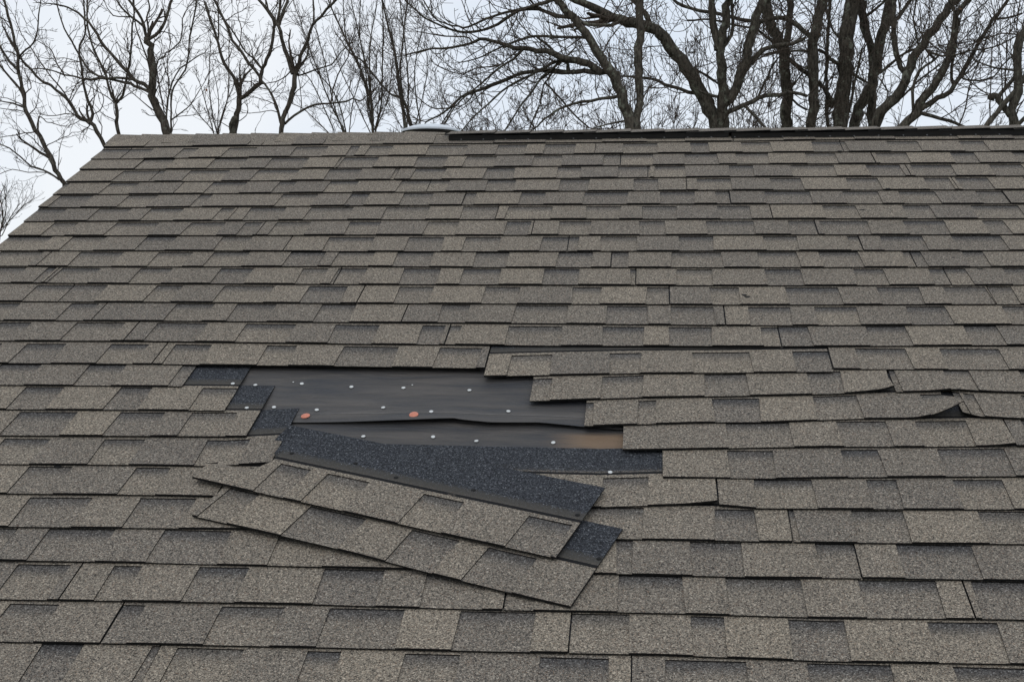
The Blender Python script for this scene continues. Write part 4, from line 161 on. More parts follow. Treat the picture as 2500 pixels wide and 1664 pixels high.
# ------------------------------------------------------------------ materials
def mat(name):
    m = bpy.data.materials.new(name); m.use_nodes = True
    nt = m.node_tree; b = nt.nodes['Principled BSDF']; return m, nt, b
def N(nt, typ, **kw):
    n = nt.nodes.new(typ)
    for k, v in kw.items():
        if k in n.inputs: n.inputs[k].default_value = v
        else: setattr(n, k, v)
    return n
def ramp(nt, stops, interp='LINEAR'):
    n = nt.nodes.new('ShaderNodeValToRGB'); cr = n.color_ramp; cr.interpolation = interp
    while len(cr.elements) < len(stops): cr.elements.new(0.5)
    for e, (p, c) in zip(cr.elements, stops): e.position = p; e.color = (*c, 1) if len(c) == 3 else c
    return n
def mixc(nt, fac, a, b, bt='MIX'):
    n = nt.nodes.new('ShaderNodeMix'); n.data_type = 'RGBA'; n.blend_type = bt
    for i, v in ((0, fac), (6, a), (7, b)):
        if hasattr(v, 'node'): nt.links.new(v, n.inputs[i])
        elif i == 0: n.inputs[0].default_value = v
        else: n.inputs[i].default_value = (*v, 1)
    return n.outputs[2]
def mth(nt, op, a, b=None, c=None, clamp=False):
    n = nt.nodes.new('ShaderNodeMath'); n.operation = op; n.use_clamp = clamp
    for i, v in enumerate((a, b, c)):
        if v is None: continue
        if hasattr(v, 'node'): nt.links.new(v, n.inputs[i])
        else: n.inputs[i].default_value = v
    return n.outputs[0]
def smooth(nt, v, lo, hi):
    n = nt.nodes.new('ShaderNodeMapRange'); n.interpolation_type = 'SMOOTHSTEP'
    nt.links.new(v, n.inputs[0]); n.inputs[1].default_value = lo; n.inputs[2].default_value = hi
    return n.outputs[0]

def shingle_material():
    m, nt, b = mat('asphalt_granules'); L = nt.links.new
    tc = N(nt, 'ShaderNodeTexCoord'); at = N(nt, 'ShaderNodeAttribute', attribute_name='granule_data')
    sp = N(nt, 'ShaderNodeSeparateColor'); L(at.outputs['Color'], sp.inputs[0])
    tone, v, gap, ai = sp.outputs[0], mth(nt, 'MULTIPLY', sp.outputs[1], 2.5), sp.outputs[2], at.outputs['Alpha']
    vo = N(nt, 'ShaderNodeTexVoronoi', Scale=520.0); L(tc.outputs['Object'], vo.inputs['Vector'])
    vs = N(nt, 'ShaderNodeSeparateColor'); L(vo.outputs['Color'], vs.inputs[0])
    n1 = N(nt, 'ShaderNodeTexNoise', Scale=175.0, Detail=3.0, Roughness=.7); L(tc.outputs['Object'], n1.inputs['Vector'])
    n2 = N(nt, 'ShaderNodeTexNoise', Scale=7.0, Detail=4.0, Roughness=.6); L(tc.outputs['Object'], n2.inputs['Vector'])
    n3 = N(nt, 'ShaderNodeTexNoise', Scale=1.1, Detail=3.0); L(tc.outputs['Object'], n3.inputs['Vector'])
    # granule palette: pick by cell, pushed by clumping and the blend of this tab
    pick = mth(nt, 'ADD', mth(nt, 'MULTIPLY', vs.outputs[0], .72), mth(nt, 'MULTIPLY', mth(nt, 'SUBTRACT', n1.outputs[0], .5), 1.5))
    pick = mth(nt, 'ADD', pick, .12, clamp=True)
    light = ramp(nt, [(0, (.012, .011, .010)), (.18, (.075, .066, .054)), (.5, (.206, .178, .140)), (.80, (.335, .286, .222)), (1, (.60, .52, .41))]); L(pick, light.inputs[0])
    dark = ramp(nt, [(0, (.010, .010, .010)), (.20, (.052, .047, .042)), (.5, (.142, .126, .107)), (.80, (.235, .207, .171)), (1, (.48, .43, .36))]); L(pick, dark.inputs[0])
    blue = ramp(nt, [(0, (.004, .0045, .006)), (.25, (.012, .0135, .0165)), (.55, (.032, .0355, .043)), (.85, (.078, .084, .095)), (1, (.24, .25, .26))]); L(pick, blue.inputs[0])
    col = mixc(nt, tone, dark.outputs[0], light.outputs[0])
    # reddish / ochre single granules
    col = mixc(nt, mth(nt, 'MULTIPLY', mth(nt, 'GREATER_THAN', vs.outputs[1], .93), .35), col, (.26, .15, .085))
    w = mth(nt, 'ADD', .80, mth(nt, 'MULTIPLY', n2.outputs[0], .22)); w = mth(nt, 'ADD', w, mth(nt, 'MULTIPLY', n3.outputs[0], .26))
    wc = N(nt, 'ShaderNodeCombineColor'); [L(w, wc.inputs[i]) for i in range(3)]
    col = mixc(nt, 1.0, col, wc.outputs[0], 'MULTIPLY')
    # band of blue-black granules pressed into the recessed zones under each overlay
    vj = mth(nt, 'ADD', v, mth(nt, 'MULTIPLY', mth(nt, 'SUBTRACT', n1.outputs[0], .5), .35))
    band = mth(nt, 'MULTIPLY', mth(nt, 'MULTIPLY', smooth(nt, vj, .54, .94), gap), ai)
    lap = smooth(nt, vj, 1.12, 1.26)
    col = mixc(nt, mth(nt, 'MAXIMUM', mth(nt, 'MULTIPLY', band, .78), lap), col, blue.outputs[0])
    # bare nailing strip and the sealant line above the tabs
    nz = mth(nt, 'MULTIPLY', smooth(nt, vj, 1.10, 1.17), mth(nt, 'SUBTRACT', 1.0, smooth(nt, vj, 1.30, 1.44)))
    col = mixc(nt, mth(nt, 'MULTIPLY', mth(nt, 'MULTIPLY', nz, ai), .78), col, (.062, .057, .049))
    sl = mth(nt, 'MULTIPLY', smooth(nt, v, 1.07, 1.085), mth(nt, 'SUBTRACT', 1.0, smooth(nt, v, 1.16, 1.18)))
    sl = mth(nt, 'MULTIPLY', sl, smooth(nt, mth(nt, 'ADD', n2.outputs[0], mth(nt, 'MULTIPLY', n1.outputs[0], .35)), .42, .50))
    col = mixc(nt, sl, col, (.006, .006, .007))
    L(col, b.inputs['Base Color']); b.inputs['Roughness'].default_value = .92; b.inputs['Specular IOR Level'].default_value = .25
    bp = N(nt, 'ShaderNodeBump', Strength=.55, Distance=.002)
    L(mth(nt, 'ADD', vs.outputs[2], mth(nt, 'MULTIPLY', n1.outputs[0], 2.0)), bp.inputs['Height']); L(bp.outputs[0], b.inputs['Normal'])
    return m

def simple(name, col, rough=.7, metal=0, noise=None, amp=.35, spec=.5, bump=0, stretch=None):
    m, nt, b = mat(name); L = nt.links.new
    b.inputs['Roughness'].default_value = rough; b.inputs['Metallic'].default_value = metal; b.inputs['Specular IOR Level'].default_value = spec
    tc = N(nt, 'ShaderNodeTexCoord'); vec = tc.outputs['Object']
    if stretch:
        mp = N(nt, 'ShaderNodeMapping'); mp.inputs['Scale'].default_value = stretch; L(vec, mp.inputs[0]); vec = mp.outputs[0]
    n = N(nt, 'ShaderNodeTexNoise', Scale=noise or 20.0, Detail=5.0, Roughness=.65); L(vec, n.inputs['Vector'])
    r = ramp(nt, [(.3, tuple(c * (1 - amp) for c in col)), (.7, tuple(min(1, c * (1 + amp)) for c in col))]); L(n.outputs[0], r.inputs[0])
    L(r.outputs[0], b.inputs['Base Color'])
    if bump:
        bp = N(nt, 'ShaderNodeBump', Strength=bump, Distance=.01); L(n.outputs[0], bp.inputs['Height']); L(bp.outputs[0], b.inputs['Normal'])
    return m

def bark_material(name, dark, lite, lichen, amount):
    m, nt, b = mat(name); L = nt.links.new
    tc = N(nt, 'ShaderNodeTexCoord')
    mp = N(nt, 'ShaderNodeMapping'); mp.inputs['Scale'].default_value = (1, 1, .22); L(tc.outputs['Object'], mp.inputs[0])
    n = N(nt, 'ShaderNodeTexNoise', Scale=38.0, Detail=6.0, Roughness=.7); L(mp.outputs[0], n.inputs['Vector'])
    n2 = N(nt, 'ShaderNodeTexNoise', Scale=9.0, Detail=5.0, Roughness=.7); L(tc.outputs['Object'], n2.inputs['Vector'])
    r = ramp(nt, [(.35, dark), (.68, lite)]); L(n.outputs[0], r.inputs[0])
    col = mixc(nt, mth(nt, 'MULTIPLY', smooth(nt, n2.outputs[0], .54, .66), amount), r.outputs[0], lichen)
    L(col, b.inputs['Base Color']); b.inputs['Roughness'].default_value = .95; b.inputs['Specular IOR Level'].default_value = .2
    bp = N(nt, 'ShaderNodeBump', Strength=.9, Distance=.02); L(n.outputs[0], bp.inputs['Height']); L(bp.outputs[0], b.inputs['Normal'])
    return m

def felt_material():
    m, nt, b = mat('roofing_felt'); L = nt.links.new
    tc = N(nt, 'ShaderNodeTexCoord')
    mp = N(nt, 'ShaderNodeMapping'); mp.inputs['Scale'].default_value = (1.6, 10, 10); L(tc.outputs['Object'], mp.inputs[0])
    n = N(nt, 'ShaderNodeTexNoise', Scale=2.2, Detail=5.0, Roughness=.62, Distortion=.4); L(mp.outputs[0], n.inputs['Vector'])
    n2 = N(nt, 'ShaderNodeTexNoise', Scale=160.0, Detail=3.0); L(tc.outputs['Object'], n2.inputs['Vector'])
    r = ramp(nt, [(.34, (.038, .039, .043)), (.5, (.058, .054, .052)), (.68, (.086, .077, .070))]); L(n.outputs[0], r.inputs[0])
    # tan water stain at the right end of the lower sheet
    sx = N(nt, 'ShaderNodeSeparateXYZ'); L(tc.outputs['Object'], sx.inputs[0])
    nn = mth(nt, 'MULTIPLY', mth(nt, 'SUBTRACT', n.outputs[0], .5), .12)
    st = mth(nt, 'MULTIPLY', smooth(nt, mth(nt, 'ADD', sx.outputs[0], nn), -.30, -.15), smooth(nt, mth(nt, 'ADD', sx.outputs[2], nn), -1.240, -1.185))
    st = mth(nt, 'MULTIPLY', st, mth(nt, 'SUBTRACT', 1.0, smooth(nt, sx.outputs[2], -1.152, -1.137)))
    col = mixc(nt, mth(nt, 'MULTIPLY', st, .85), r.outputs[0], (.19, .125, .075))
    col = mixc(nt, mth(nt, 'MULTIPLY', smooth(nt, n2.outputs[0], .6, .75), .25), col, (.075, .07, .066))
    L(col, b.inputs['Base Color']); b.inputs['Roughness'].default_value = .62; b.inputs['Specular IOR Level'].default_value = .35
    bp = N(nt, 'ShaderNodeBump', Strength=.8, Distance=.02); L(n.outputs[0], bp.inputs['Height']); L(bp.outputs[0], b.inputs['Normal'])
    return m

M_SH = shingle_material()
M_EDGE = simple('asphalt_edge', (.011, .0105, .010), .9, noise=60, spec=.2)
M_FELT = felt_material()
M_CHALK = simple('chalk', (.16, .155, .15), .9, noise=40)
M_PLY = simple('plywood', (.24, .17, .10), .85, noise=6)
M_VENT = simple('black_plastic_and_shade', (.014, .0145, .016), .5, noise=14, amp=.4)
M_SCREW = simple('dull_screw', (.16, .16, .165), .45, .6, noise=60)
M_WHITE = simple('white_enamel', (.60, .645, .69), .4, noise=9, amp=.06)  # white darkened and blued so the dome looks shaded against bright sky
M_NAIL = simple('galvanised_nail', (.60, .61, .60), .4, .15, noise=80, amp=.15)
M_CAP = simple('orange_plastic', (.60, .205, .13), .5, noise=90, amp=.12)
M_HOLE = simple('nail_hole', (.004, .004, .004), 1, noise=60)
M_SIDE = simple('siding', (.50, .49, .46), .6, noise=5, amp=.06)
M_TRIM = simple('trim_paint', (.62, .62, .60), .5, noise=7, amp=.05)
M_SOFF = simple('drip_metal', (.30, .29, .27), .5, noise=12, amp=.1)
M_BARK = bark_material('bark_brown', (.016, .013, .010), (.13, .110, .088), (.18, .185, .15), .6)
M_BARK2 = bark_material('bark_dark', (.013, .0115, .009), (.135, .118, .094), (.19, .20, .155), .85)
M_BARK3 = bark_material('bark_pale', (.03, .027, .022), (.14, .125, .10), (.19, .19, .15), .5)
M_TWIG = simple('twig_bark', (.072, .057, .045), .9, noise=25, amp=.5, spec=.2)
M_LEAF = simple('dead_leaf', (.15, .075, .035), .8, noise=30)
M_OLEAF = simple('orange_leaf', (.48, .17, .05), .7, noise=30)
M_GRASS = simple('winter_grass', (.085, .085, .045), .95, noise=.7, amp=.5)
M_POLY = simple('dormer_skin', (.3, .3, .3))

# ------------------------------------------------------------------ ground
mb = MB(); R = 420.0; k = 48
c = mb.vert((0, 0, -4.85))
ring = [mb.vert((R * math.cos(6.2832 * i / k), R * math.sin(6.2832 * i / k), -4.85)) for i in range(k)]
for i in range(k): mb.idx((c, ring[i], ring[(i + 1) % k]), 0, False)
link('ground', mb.mesh('ground'), None, [M_GRASS], kind='structure')

# ------------------------------------------------------------------ house
RK = -16.46 * E; XR = 7.0; SE = 4.95
house = empty('house', (0, 0, -4.85), label='house with weathered grey brown shingle roof and a bare torn patch on its slope', category='house')
INV = Vector((0, 0, 4.85))
def hl(name, me, mats, parent=None, **props):
    """child of the house, geometry given in world coordinates"""
    o = link(name, me, parent or house, mats, **props)
    if parent is None: o.location = INV
    return o
# walls under the roof: gable ends are five-sided
mb = MB(); yw = 4.05; xl, xr = RK + .30, XR - .3; zt = -yw * math.tan(TH) - .14; za = -.16
for x in (xl, xr): mb.face([(x, -yw, -4.85), (x, yw, -4.85), (x, yw, zt), (x, 0, za), (x, -yw, zt)])
for y in (-yw, yw): mb.face([(xl, y, -4.85), (xr, y, -4.85), (xr, y, zt), (xl, y, zt)])
hl('wall', mb.mesh('wall'), [M_SIDE])
# rake boards and eave boards
for x0, x1 in ((RK + .012, RK + .034), (XR - .034, XR - .012)):
    mb = MB()
    for sg in (-1, 1):
        p = [(x, sg * (-s * CT - z * ST), -s * ST + z * CT) for x in (x0, x1) for s, z in ((.0, -.022), (SE - .03, -.022), (SE - .03, -.165), (.0, -.165))]
        for q in ((0, 1, 2, 3), (4, 7, 6, 5), (0, 4, 5, 1), (1, 5, 6, 2), (2, 6, 7, 3)): mb.face([p[i] for i in q])
    hl('rake_board', mb.mesh('rake_board'), [M_TRIM])
for sg in (-1, 1):
    mb = MB(); y0 = (SE - .03) * CT
    mb.box(RK + .04, XR - .04, *sorted((sg * (y0 + .002), sg * (y0 + .024))), -SE * ST - .16, -SE * ST - .02)
    hl('eave_board', mb.mesh('eave_board'), [M_TRIM])

# roof: the board deck on both slopes, everything laid on it is a child
mb = MB()
for sg in (-1, 1):
    a = [(x, sg * (-s * CT - z * ST), -s * ST + z * CT) for z in (-.008, -.021) for x, s in ((RK + .006, 0), (XR - .006, 0), (XR - .006, SE - .01), (RK + .006, SE - .01))]
    for q in ((0, 1, 2, 3), (4, 7, 6, 5), (0, 4, 5, 1), (1, 5, 6, 2), (2, 6, 7, 3), (3, 7, 4, 0)): mb.face([a[i] for i in q])
roof = hl('roof', mb.mesh('roof'), [M_PLY], label='front slope of weathered laminated shingles with a missing patch')
def rl(name, me, mats, **props): return link(name, me, roof, mats, **props)

# ---- laminated shingle strips
VTOP = 2.20
def strip_mesh(name, uL, uR, line, gaps, seed, vtop=VTOP, place=None, lift=None, warp=None, step=.16, zoff=0.0, thick=.006, bottom=True, nail=1.0):
    """one strip: a full upper sheet with gaps cut between its tabs, bonded to a backing sheet. u runs 0..L inside the strip."""
    r = random.Random(seed); wob = noise1(seed); L = uR - uL
    lx = [p[0] for p in line]; ly = [p[1] for p in line]
    def sline(u):
        if u <= lx[0]: return ly[0]
        for i in range(len(lx) - 1):
            if u <= lx[i + 1]:
                t = (u - lx[i]) / max(1e-6, lx[i + 1] - lx[i]); return ly[i] + (ly[i + 1] - ly[i]) * t
        return ly[-1]
    if place is None:
        def place(u, v, z):
            s = sline(u) - v * E
            if warp: u = u + warp(u, v)
            return RP(uL + u, s, z)
    cuts = {0.0: 1, L: 1}
    gaps = sorted((max(0, a), min(L, b)) for a, b in gaps if b > 0.004 and a < L - .004)
    for a, b in gaps: cuts[a] = 1; cuts[b] = 1
    for x in lx: cuts.setdefault(min(max(x, 0), L), 1)
    ks = sorted(cuts); cols = []
    for a, b in zip(ks[:-1], ks[1:]):
        if b - a < 1e-4: continue
        n = max(1, int(math.ceil((b - a) / step)))
        cols += [a + (b - a) * i / n for i in range(n)]
    cols.append(L)
    ingap = lambda u: any(a < u < b for a, b in gaps)
    amp = r.uniform(.0006, .0018)
    def T(u, v):
        z = .0155 - .008 * v + zoff
        z += (amp * (wob((uL + u) * 1.0) + .35)) * max(0, 1 - v)
        if lift: z += lift(u, v)
        return z
    GT = r.uniform(.955, .985)
    rows = [x for x in (GT, 1.13, 1.42) if x < vtop - .02] + [vtop]
    tones = []; prevg = None
    mb = MB(); cur = None; al = 1.0; slant = {}
    def sl(u):                                # tabs are cut a few millimetres out of square
        if u not in slant: slant[u] = r.uniform(-.005, .005) if 0 < u < L and any(abs(u - a) < 1e-6 or abs(u - b) < 1e-6 for a, b in gaps) else 0
        return slant[u]
    tone_t = max(0, min(1, r.gauss(.5, .2)))
    for a, b in zip(cols[:-1], cols[1:]):
        g = ingap((a + b) / 2)
        if g != prevg:
            tone = max(0, min(1, r.choice((.08, .25, .45, .65, .85)) + r.uniform(-.12, .12))); al = r.uniform(.65, 1.0)
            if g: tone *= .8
        dz = -.003 if g else 0
        if v0 := 1:
            b0, b1 = (a + sl(a), b + sl(b))
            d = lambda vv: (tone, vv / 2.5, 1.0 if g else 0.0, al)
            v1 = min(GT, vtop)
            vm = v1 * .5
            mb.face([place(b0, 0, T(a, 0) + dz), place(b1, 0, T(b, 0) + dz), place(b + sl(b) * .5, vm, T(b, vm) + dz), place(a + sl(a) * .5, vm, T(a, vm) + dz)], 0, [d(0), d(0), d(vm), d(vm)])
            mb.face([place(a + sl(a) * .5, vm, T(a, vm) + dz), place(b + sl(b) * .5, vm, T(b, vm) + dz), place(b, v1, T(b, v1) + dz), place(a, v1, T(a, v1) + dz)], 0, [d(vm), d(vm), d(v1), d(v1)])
            # bottom edge
            mb.face([place(b0, 0, T(a, 0) - thick), place(b1, 0, T(b, 0) - thick), place(b1, 0, T(b, 0) + dz), place(b0, 0, T(a, 0) + dz)], 1)
            if bottom: mb.face([place(b0, 0, T(a, 0) - thick), place(a, 1.05, T(a, 1.05) - thick), place(b, 1.05, T(b, 1.05) - thick), place(b1, 0, T(b, 0) - thick)], 1)
            if g: mb.face([place(a, v1, T(a, v1) + dz), place(b, v1, T(b, v1) + dz), place(b, v1, T(b, v1)), place(a, v1, T(a, v1))], 1)
        if prevg is not None and g != prevg:
            q0, q1 = (a + sl(a), 0), (a, v1)
            mb.face([place(q0[0], 0, T(a, 0) - .003), place(a, v1, T(a, v1) - .003), place(a, v1, T(a, v1)), place(q0[0], 0, T(a, 0))], 1)
        prevg = g
        va = min(GT, vtop)
        for vb in rows:
            if vb <= va: continue
            dd = lambda vv: (tone_t if vv > 1 else tone, vv / 2.5, 0, nail)
            mb.face([place(a, va, T(a, va)), place(b, va, T(b, va)), place(b, vb, T(b, vb)), place(a, vb, T(a, vb))], 0, [dd(va + .02), dd(va + .02), dd(vb), dd(vb)])
            va = vb
    for u in (0.0, L):
        vs = [0, .5, min(1.05, vtop), vtop]
        gz = -.003 if ingap(abs(u - 1e-3)) else 0
        for va, vb in zip(vs[:-1], vs[1:]):
            if vb - va < 1e-3: continue
            th = thick if vb <= 1.051 else .003
            tz = gz if vb <= 1.051 else 0
            mb.face([place(u, va, T(u, va) - th), place(u, vb, T(u, vb) - th), place(u, vb, T(u, vb) + tz), place(u, va, T(u, va) + tz)], 1)
    # free top edge of the head lap
    for a, b in zip(cols[:-1], cols[1:]):
        mb.face([place(a, vtop, T(a, vtop) - .003), place(b, vtop, T(b, vtop) - .003), place(b, vtop, T(b, vtop)), place(a, vtop, T(a, vtop))], 1)
    return mb.mesh(name, True)

def curl(kind):
    if kind == 'up_right': return lambda u0: (lambda u, v: .034 * max(0, (u - u0 + .20) / .20) ** 2 * max(0, 1 - v * .95) if u > u0 - .20 else 0)
cu = 0
for j in sorted(COURSES):
    for i, (a, b, line, gaps) in enumerate(COURSES[j]):
        L = b - a; lift = None; warp = None
        smin = min(p[1] for p in line)
        vt = min(2.06 if j == 19 and a > -.9 else VTOP, (smin - .03) / E)
        if vt < .3: continue
        # wind-lifted ends at the right of the patch
        if j == 16 and abs(b - 5.8 * E) < .03: 
            lift = (lambda u, v, L=L: .056 * max(0, (u - L + .14) / .14) ** 1.8 * max(0, 1 - v / .97) ** .85)
            warp = (lambda u, v, L=L: -.030 * max(0, (u - L + .10) / .10) * max(0, min(1, (v - .35) / .6)))
        if j == 16 and abs(a - 5.8 * E) < .03: lift = (lambda u, v: .010 * math.exp(-u / .05) * max(0, 1 - v))
        if j == 15 and abs(b - 4.72 * E) < .03: 
            lift = (lambda u, v, L=L: .012 * max(0, (u - L + .16) / .16) ** 2 * max(0, 1 - v))
            warp = (lambda u, v, L=L: -.008 * max(0, (u - L + .05) / .05) * (1 if .3 < v < .8 else .25))
        if j == 15 and abs(a - 4.72 * E) < .03: lift = (lambda u, v: .006 * math.exp(-((u - .17) / .06) ** 2) * max(0, 1 - v))
        if j == 17 and .85 < b < 1.1: lift = (lambda u, v, L=L: .008 * max(0, (u - L + .1) / .1) ** 2 * max(0, 1 - v))
        if j == 19 and abs(b - 1.19 * E) < .03: lift = (lambda u, v, L=L: .006 * max(0, (u - L + .12) / .12) ** 2 * max(0, 1 - v))
        gp = max(.0008, min(.0028, rng.gauss(.0018, .0004)))
        lab = None
        if j == 16 and lift and abs(b - 5.8 * E) < .03: lab = 'torn shingle with its lower corner curled up off the roof'
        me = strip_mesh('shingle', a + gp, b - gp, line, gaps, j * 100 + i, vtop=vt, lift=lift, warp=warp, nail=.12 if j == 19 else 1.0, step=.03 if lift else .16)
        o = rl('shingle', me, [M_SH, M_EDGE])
        if lab: o['label'] = lab

# ---- the rest of the slopes, beyond the picture: courses joined into one part each
def field(u0, u1, sgn, j0, j1, seed):
    mb = MB(); r = random.Random(seed)
    for j in range(j0, j1):
        s0 = (j + 1.29) * E
        if s0 - E < .0: continue
        u = u0
        while u < u1 - .01:
            w = min(r.uniform(.13, .27), u1 - u); g = r.random() < .45; tone = r.random(); dz = -.003 if g else 0
            p = []
            for (x, s, z) in ((u, s0, .0155 + dz), (u + w, s0, .0155 + dz), (u + w, s0 - E, .0075 + dz), (u, s0 - E, .0075 + dz), (u, s0, .002), (u + w, s0, .002)):
                q = RP(x, s, z); p.append((q[0], q[1] * sgn, q[2]))
            gd = 1.0 if g else 0.0
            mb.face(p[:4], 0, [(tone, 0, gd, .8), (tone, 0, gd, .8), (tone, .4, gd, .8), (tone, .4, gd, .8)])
            mb.face([p[4], p[5], p[1], p[0]], 1)
            u += w
    return mb
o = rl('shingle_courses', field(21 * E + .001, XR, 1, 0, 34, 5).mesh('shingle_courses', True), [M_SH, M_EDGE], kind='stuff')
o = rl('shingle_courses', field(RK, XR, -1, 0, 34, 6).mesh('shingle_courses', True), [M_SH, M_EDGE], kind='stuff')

# ---- underlayment felt in the bare patch
def felt(name, u0, u1, s0, s1, z, bulge, edge=None, seed=1):
    mb = MB(); w1, w2 = noise1(seed), noise1(seed + 9); nu, ns = 90, 14; ids = []
    for a in range(nu + 1):
        u = u0 + (u1 - u0) * a / nu; row = []
        sb = edge(u) if edge else s1
        for k_ in range(ns + 1):
            t = k_ / ns; s = s0 + (sb - s0) * t
            zz = z + .0008 * w1(u * 2.2 + s * 9) * w2(s * 14 - u) + bulge(u, t)
            row.append(mb.vert(RP(u, s, zz)))
        ids.append(row)
    for a in range(nu):
        for k_ in range(ns): mb.idx((ids[a][k_], ids[a][k_ + 1], ids[a + 1][k_ + 1], ids[a + 1][k_]), 0, True)
    for a in range(nu):     # cut lower edge, folded down
        p0, p1 = mb.v[ids[a][ns]], mb.v[ids[a + 1][ns]]
        d = RP(0, 0, -.0016); q = lambda p: (p[0], p[1] + d[1], p[2] + d[2])
        mb.face([q(p0), q(p1), p1, p0], 1)
    return mb.mesh(name)
fe = sorted(map(tuple, D['feltedge']))
def fedge(u):
    if u <= fe[0][0]: return fe[0][1]
    for (a, p), (b, q) in zip(fe[:-1], fe[1:]):
        if u <= b: return p + (q - p) * (u - a) / (b - a)
    return fe[-1][1]
def lapb(u, t):
    c_ = math.exp(-((u + .60) / .24) ** 2) * .0140 + math.exp(-((u + .25) / .18) ** 2) * .0075 + .0020
    return c_ * max(0, (t - .72) / .28) ** 2
def felt_z(u, s):
    sb = fedge(u)
    if s > sb: return -.0072
    return -.0052 + lapb(u, (s - 1.83) / (sb - 1.83))
rl('underlayment', felt('underlayment', -1.75, .25, 2.02, 3.17, -.0072, lambda u, t: 0, None, 3), [M_FELT, M_EDGE])
rl('underlayment', felt('underlayment', -1.75, .15, 1.83, 2.47, -.0052, lapb, fedge, 5), [M_FELT, M_EDGE])
ch = sorted(map(tuple, D['chalk'])); mb = MB()
for (a, p), (b, q) in zip(ch[:-1], ch[1:]):
    n = 8
    for i in range(n):
        ua, ub = a + (b - a) * i / n, a + (b - a) * (i + 1) / n; sa, sb = p + (q - p) * i / n, p + (q - p) * (i + 1) / n
        mb.face([RP(ua, sa + .0016, felt_z(ua, sa) + .0016), RP(ub, sb + .0016, felt_z(ub, sb) + .0016), RP(ub, sb, felt_z(ub, sb) + .0016), RP(ua, sa, felt_z(ua, sa) + .0016)])
rl('chalk_line', mb.mesh('chalk_line'), [M_CHALK])

def lathe(profile, n=14):
    mb = MB(); prev = None
    for r_, z in profile:
        ring = [mb.vert((r_ * math.cos(6.2832 * i / n), r_ * math.sin(6.2832 * i / n), z)) for i in range(n)]
        if prev:
            for i in range(n): mb.idx((prev[i], prev[(i + 1) % n], ring[(i + 1) % n], ring[i]))
        prev = ring
    mb.idx(tuple(prev)); return mb
nail_me = lathe([(.0055, 0), (.006, .001), (.0058, .002), (.0045, .0026)], 12).mesh('nail'); nail_me.materials.append(M_NAIL)
tiny_me = lathe([(.0024, 0), (.0026, .001), (.0018, .0018)], 10).mesh('staple_head'); tiny_me.materials.append(M_NAIL)
cap_me = lathe([(.0128, 0), (.0128, .0012), (.0118, .0022), (.005, .0030), (.0042, .0042)], 20).mesh('cap_nail'); cap_me.materials.append(M_CAP)
hole_me = lathe([(.0062, 0), (.0058, .0003)], 10).mesh('nail_hole'); hole_me.materials.append(M_HOLE)
tilt = TH
def stud(name, me, u, s, z, rz=0, tl=0, parent=roof):
    o = bpy.data.objects.new(name, me); COL.objects.link(o); o.parent = parent
    o.location = RP(u, s, z); o.rotation_euler = (tilt + rng.uniform(-.12, .12) + tl, rng.uniform(-.12, .12), 0); return o
for i, (u, s) in enumerate(D['nails']):
    stud('nail', nail_me, u, s, {0: .0064, 1: 0., 5: .0064, 6: -.0006, 16: .0055}.get(i, felt_z(u, s) + .0012))
for u, s in D['tiny']: stud('staple_head', tiny_me, u, s, felt_z(u, s) + .0012)
for u, s in D['caps']:
    o = stud('cap_nail', cap_me, u, s, felt_z(u, s) + .0014); o['label'] = 'orange plastic cap nail on the black felt'

# small scuffs where granules were knocked off
for i, (u, s) in enumerate(D['scuff']):
    mb = MB(); k_ = 7; cj = int(s / E - 1.2924 + 1); zz = .0155 - .008 * (cj - (s / E - 1.2924)) + .0006
    mb.face([RP(u + math.cos(a_ / k_ * 6.283) * rng.uniform(.006, .013), s + math.sin(a_ / k_ * 6.283) * rng.uniform(.004, .009), zz) for a_ in range(k_)])
    rl('scuff_mark', mb.mesh('scuff_mark'), [M_HOLE])

# ---- ridge: folded caps on the left, then the vent with caps on top
def cap_mesh(u0, u1, z0, z1, sl, sr, seed, base=None, dim=0):
    """one ridge cap folded over the ridge; u0 end lies under the next one, half width sl / sr at its two ends"""
    r = random.Random(seed); mb = MB(); tone = r.uniform(.1, .9) * (1 - dim); prof = []
    for t in (-1, -.55, -.14, 0, .14, .55, 1): prof.append(t)
    def pt(u, t, z, w):
        sg = 1 if t <= 0 else -1
        if base: y, zz = base(abs(t) * w)
        else:
            p = RP(0, abs(t) * w, 0); y, zz = p[1], p[2]
            if abs(t) < .2: zz -= .002
        return (u, y * sg, zz + z)
    R0 = [(pt(u0, t, z0, sl), pt(u0, t, z0 - .004, sl)) for t in prof]; R1 = [(pt(u1, t, z1, sr), pt(u1, t, z1 - .004, sr)) for t in prof]
    d = (tone, .1, 0, 1)
    for i in range(len(prof) - 1):
        mb.face([R0[i][0], R1[i][0], R1[i + 1][0], R0[i + 1][0]], 0, [d] * 4)
        mb.face([R0[i][1], R0[i][0], R0[i + 1][0], R0[i + 1][1]], 1); mb.face([R1[i][1], R1[i + 1][1], R1[i + 1][0], R1[i][0]], 1)
    for i in (0, -1): mb.face([R0[i][1], R1[i][1], R1[i][0], R0[i][0]], 1)
    return mb.mesh('ridge_cap', True)
cb = D['capb']; edges = [RK - .005] + cb
for i, (a, b) in enumerate(zip(edges[:-1], edges[1:])):
    sl, sr = .126 + rng.uniform(-.003, .003), .121 + rng.uniform(-.003, .003)
    o = rl('ridge_cap', cap_mesh(a - .004, b + .05, .0135, .0070, sl, sr, 40 + i), [M_SH, M_EDGE])
VX0, VX1, VX2 = -.849, .3294, .3413
vent = empty('ridge_vent'); vent.parent = house; vent.location = INV
vent['label'] = 'long black plastic ridge vent under the cap shingles'
def vent_prof(w):      # top surface of the vent: (y, z) at distance w from the ridge on the front side
    return (-w, .001 - w * .235)
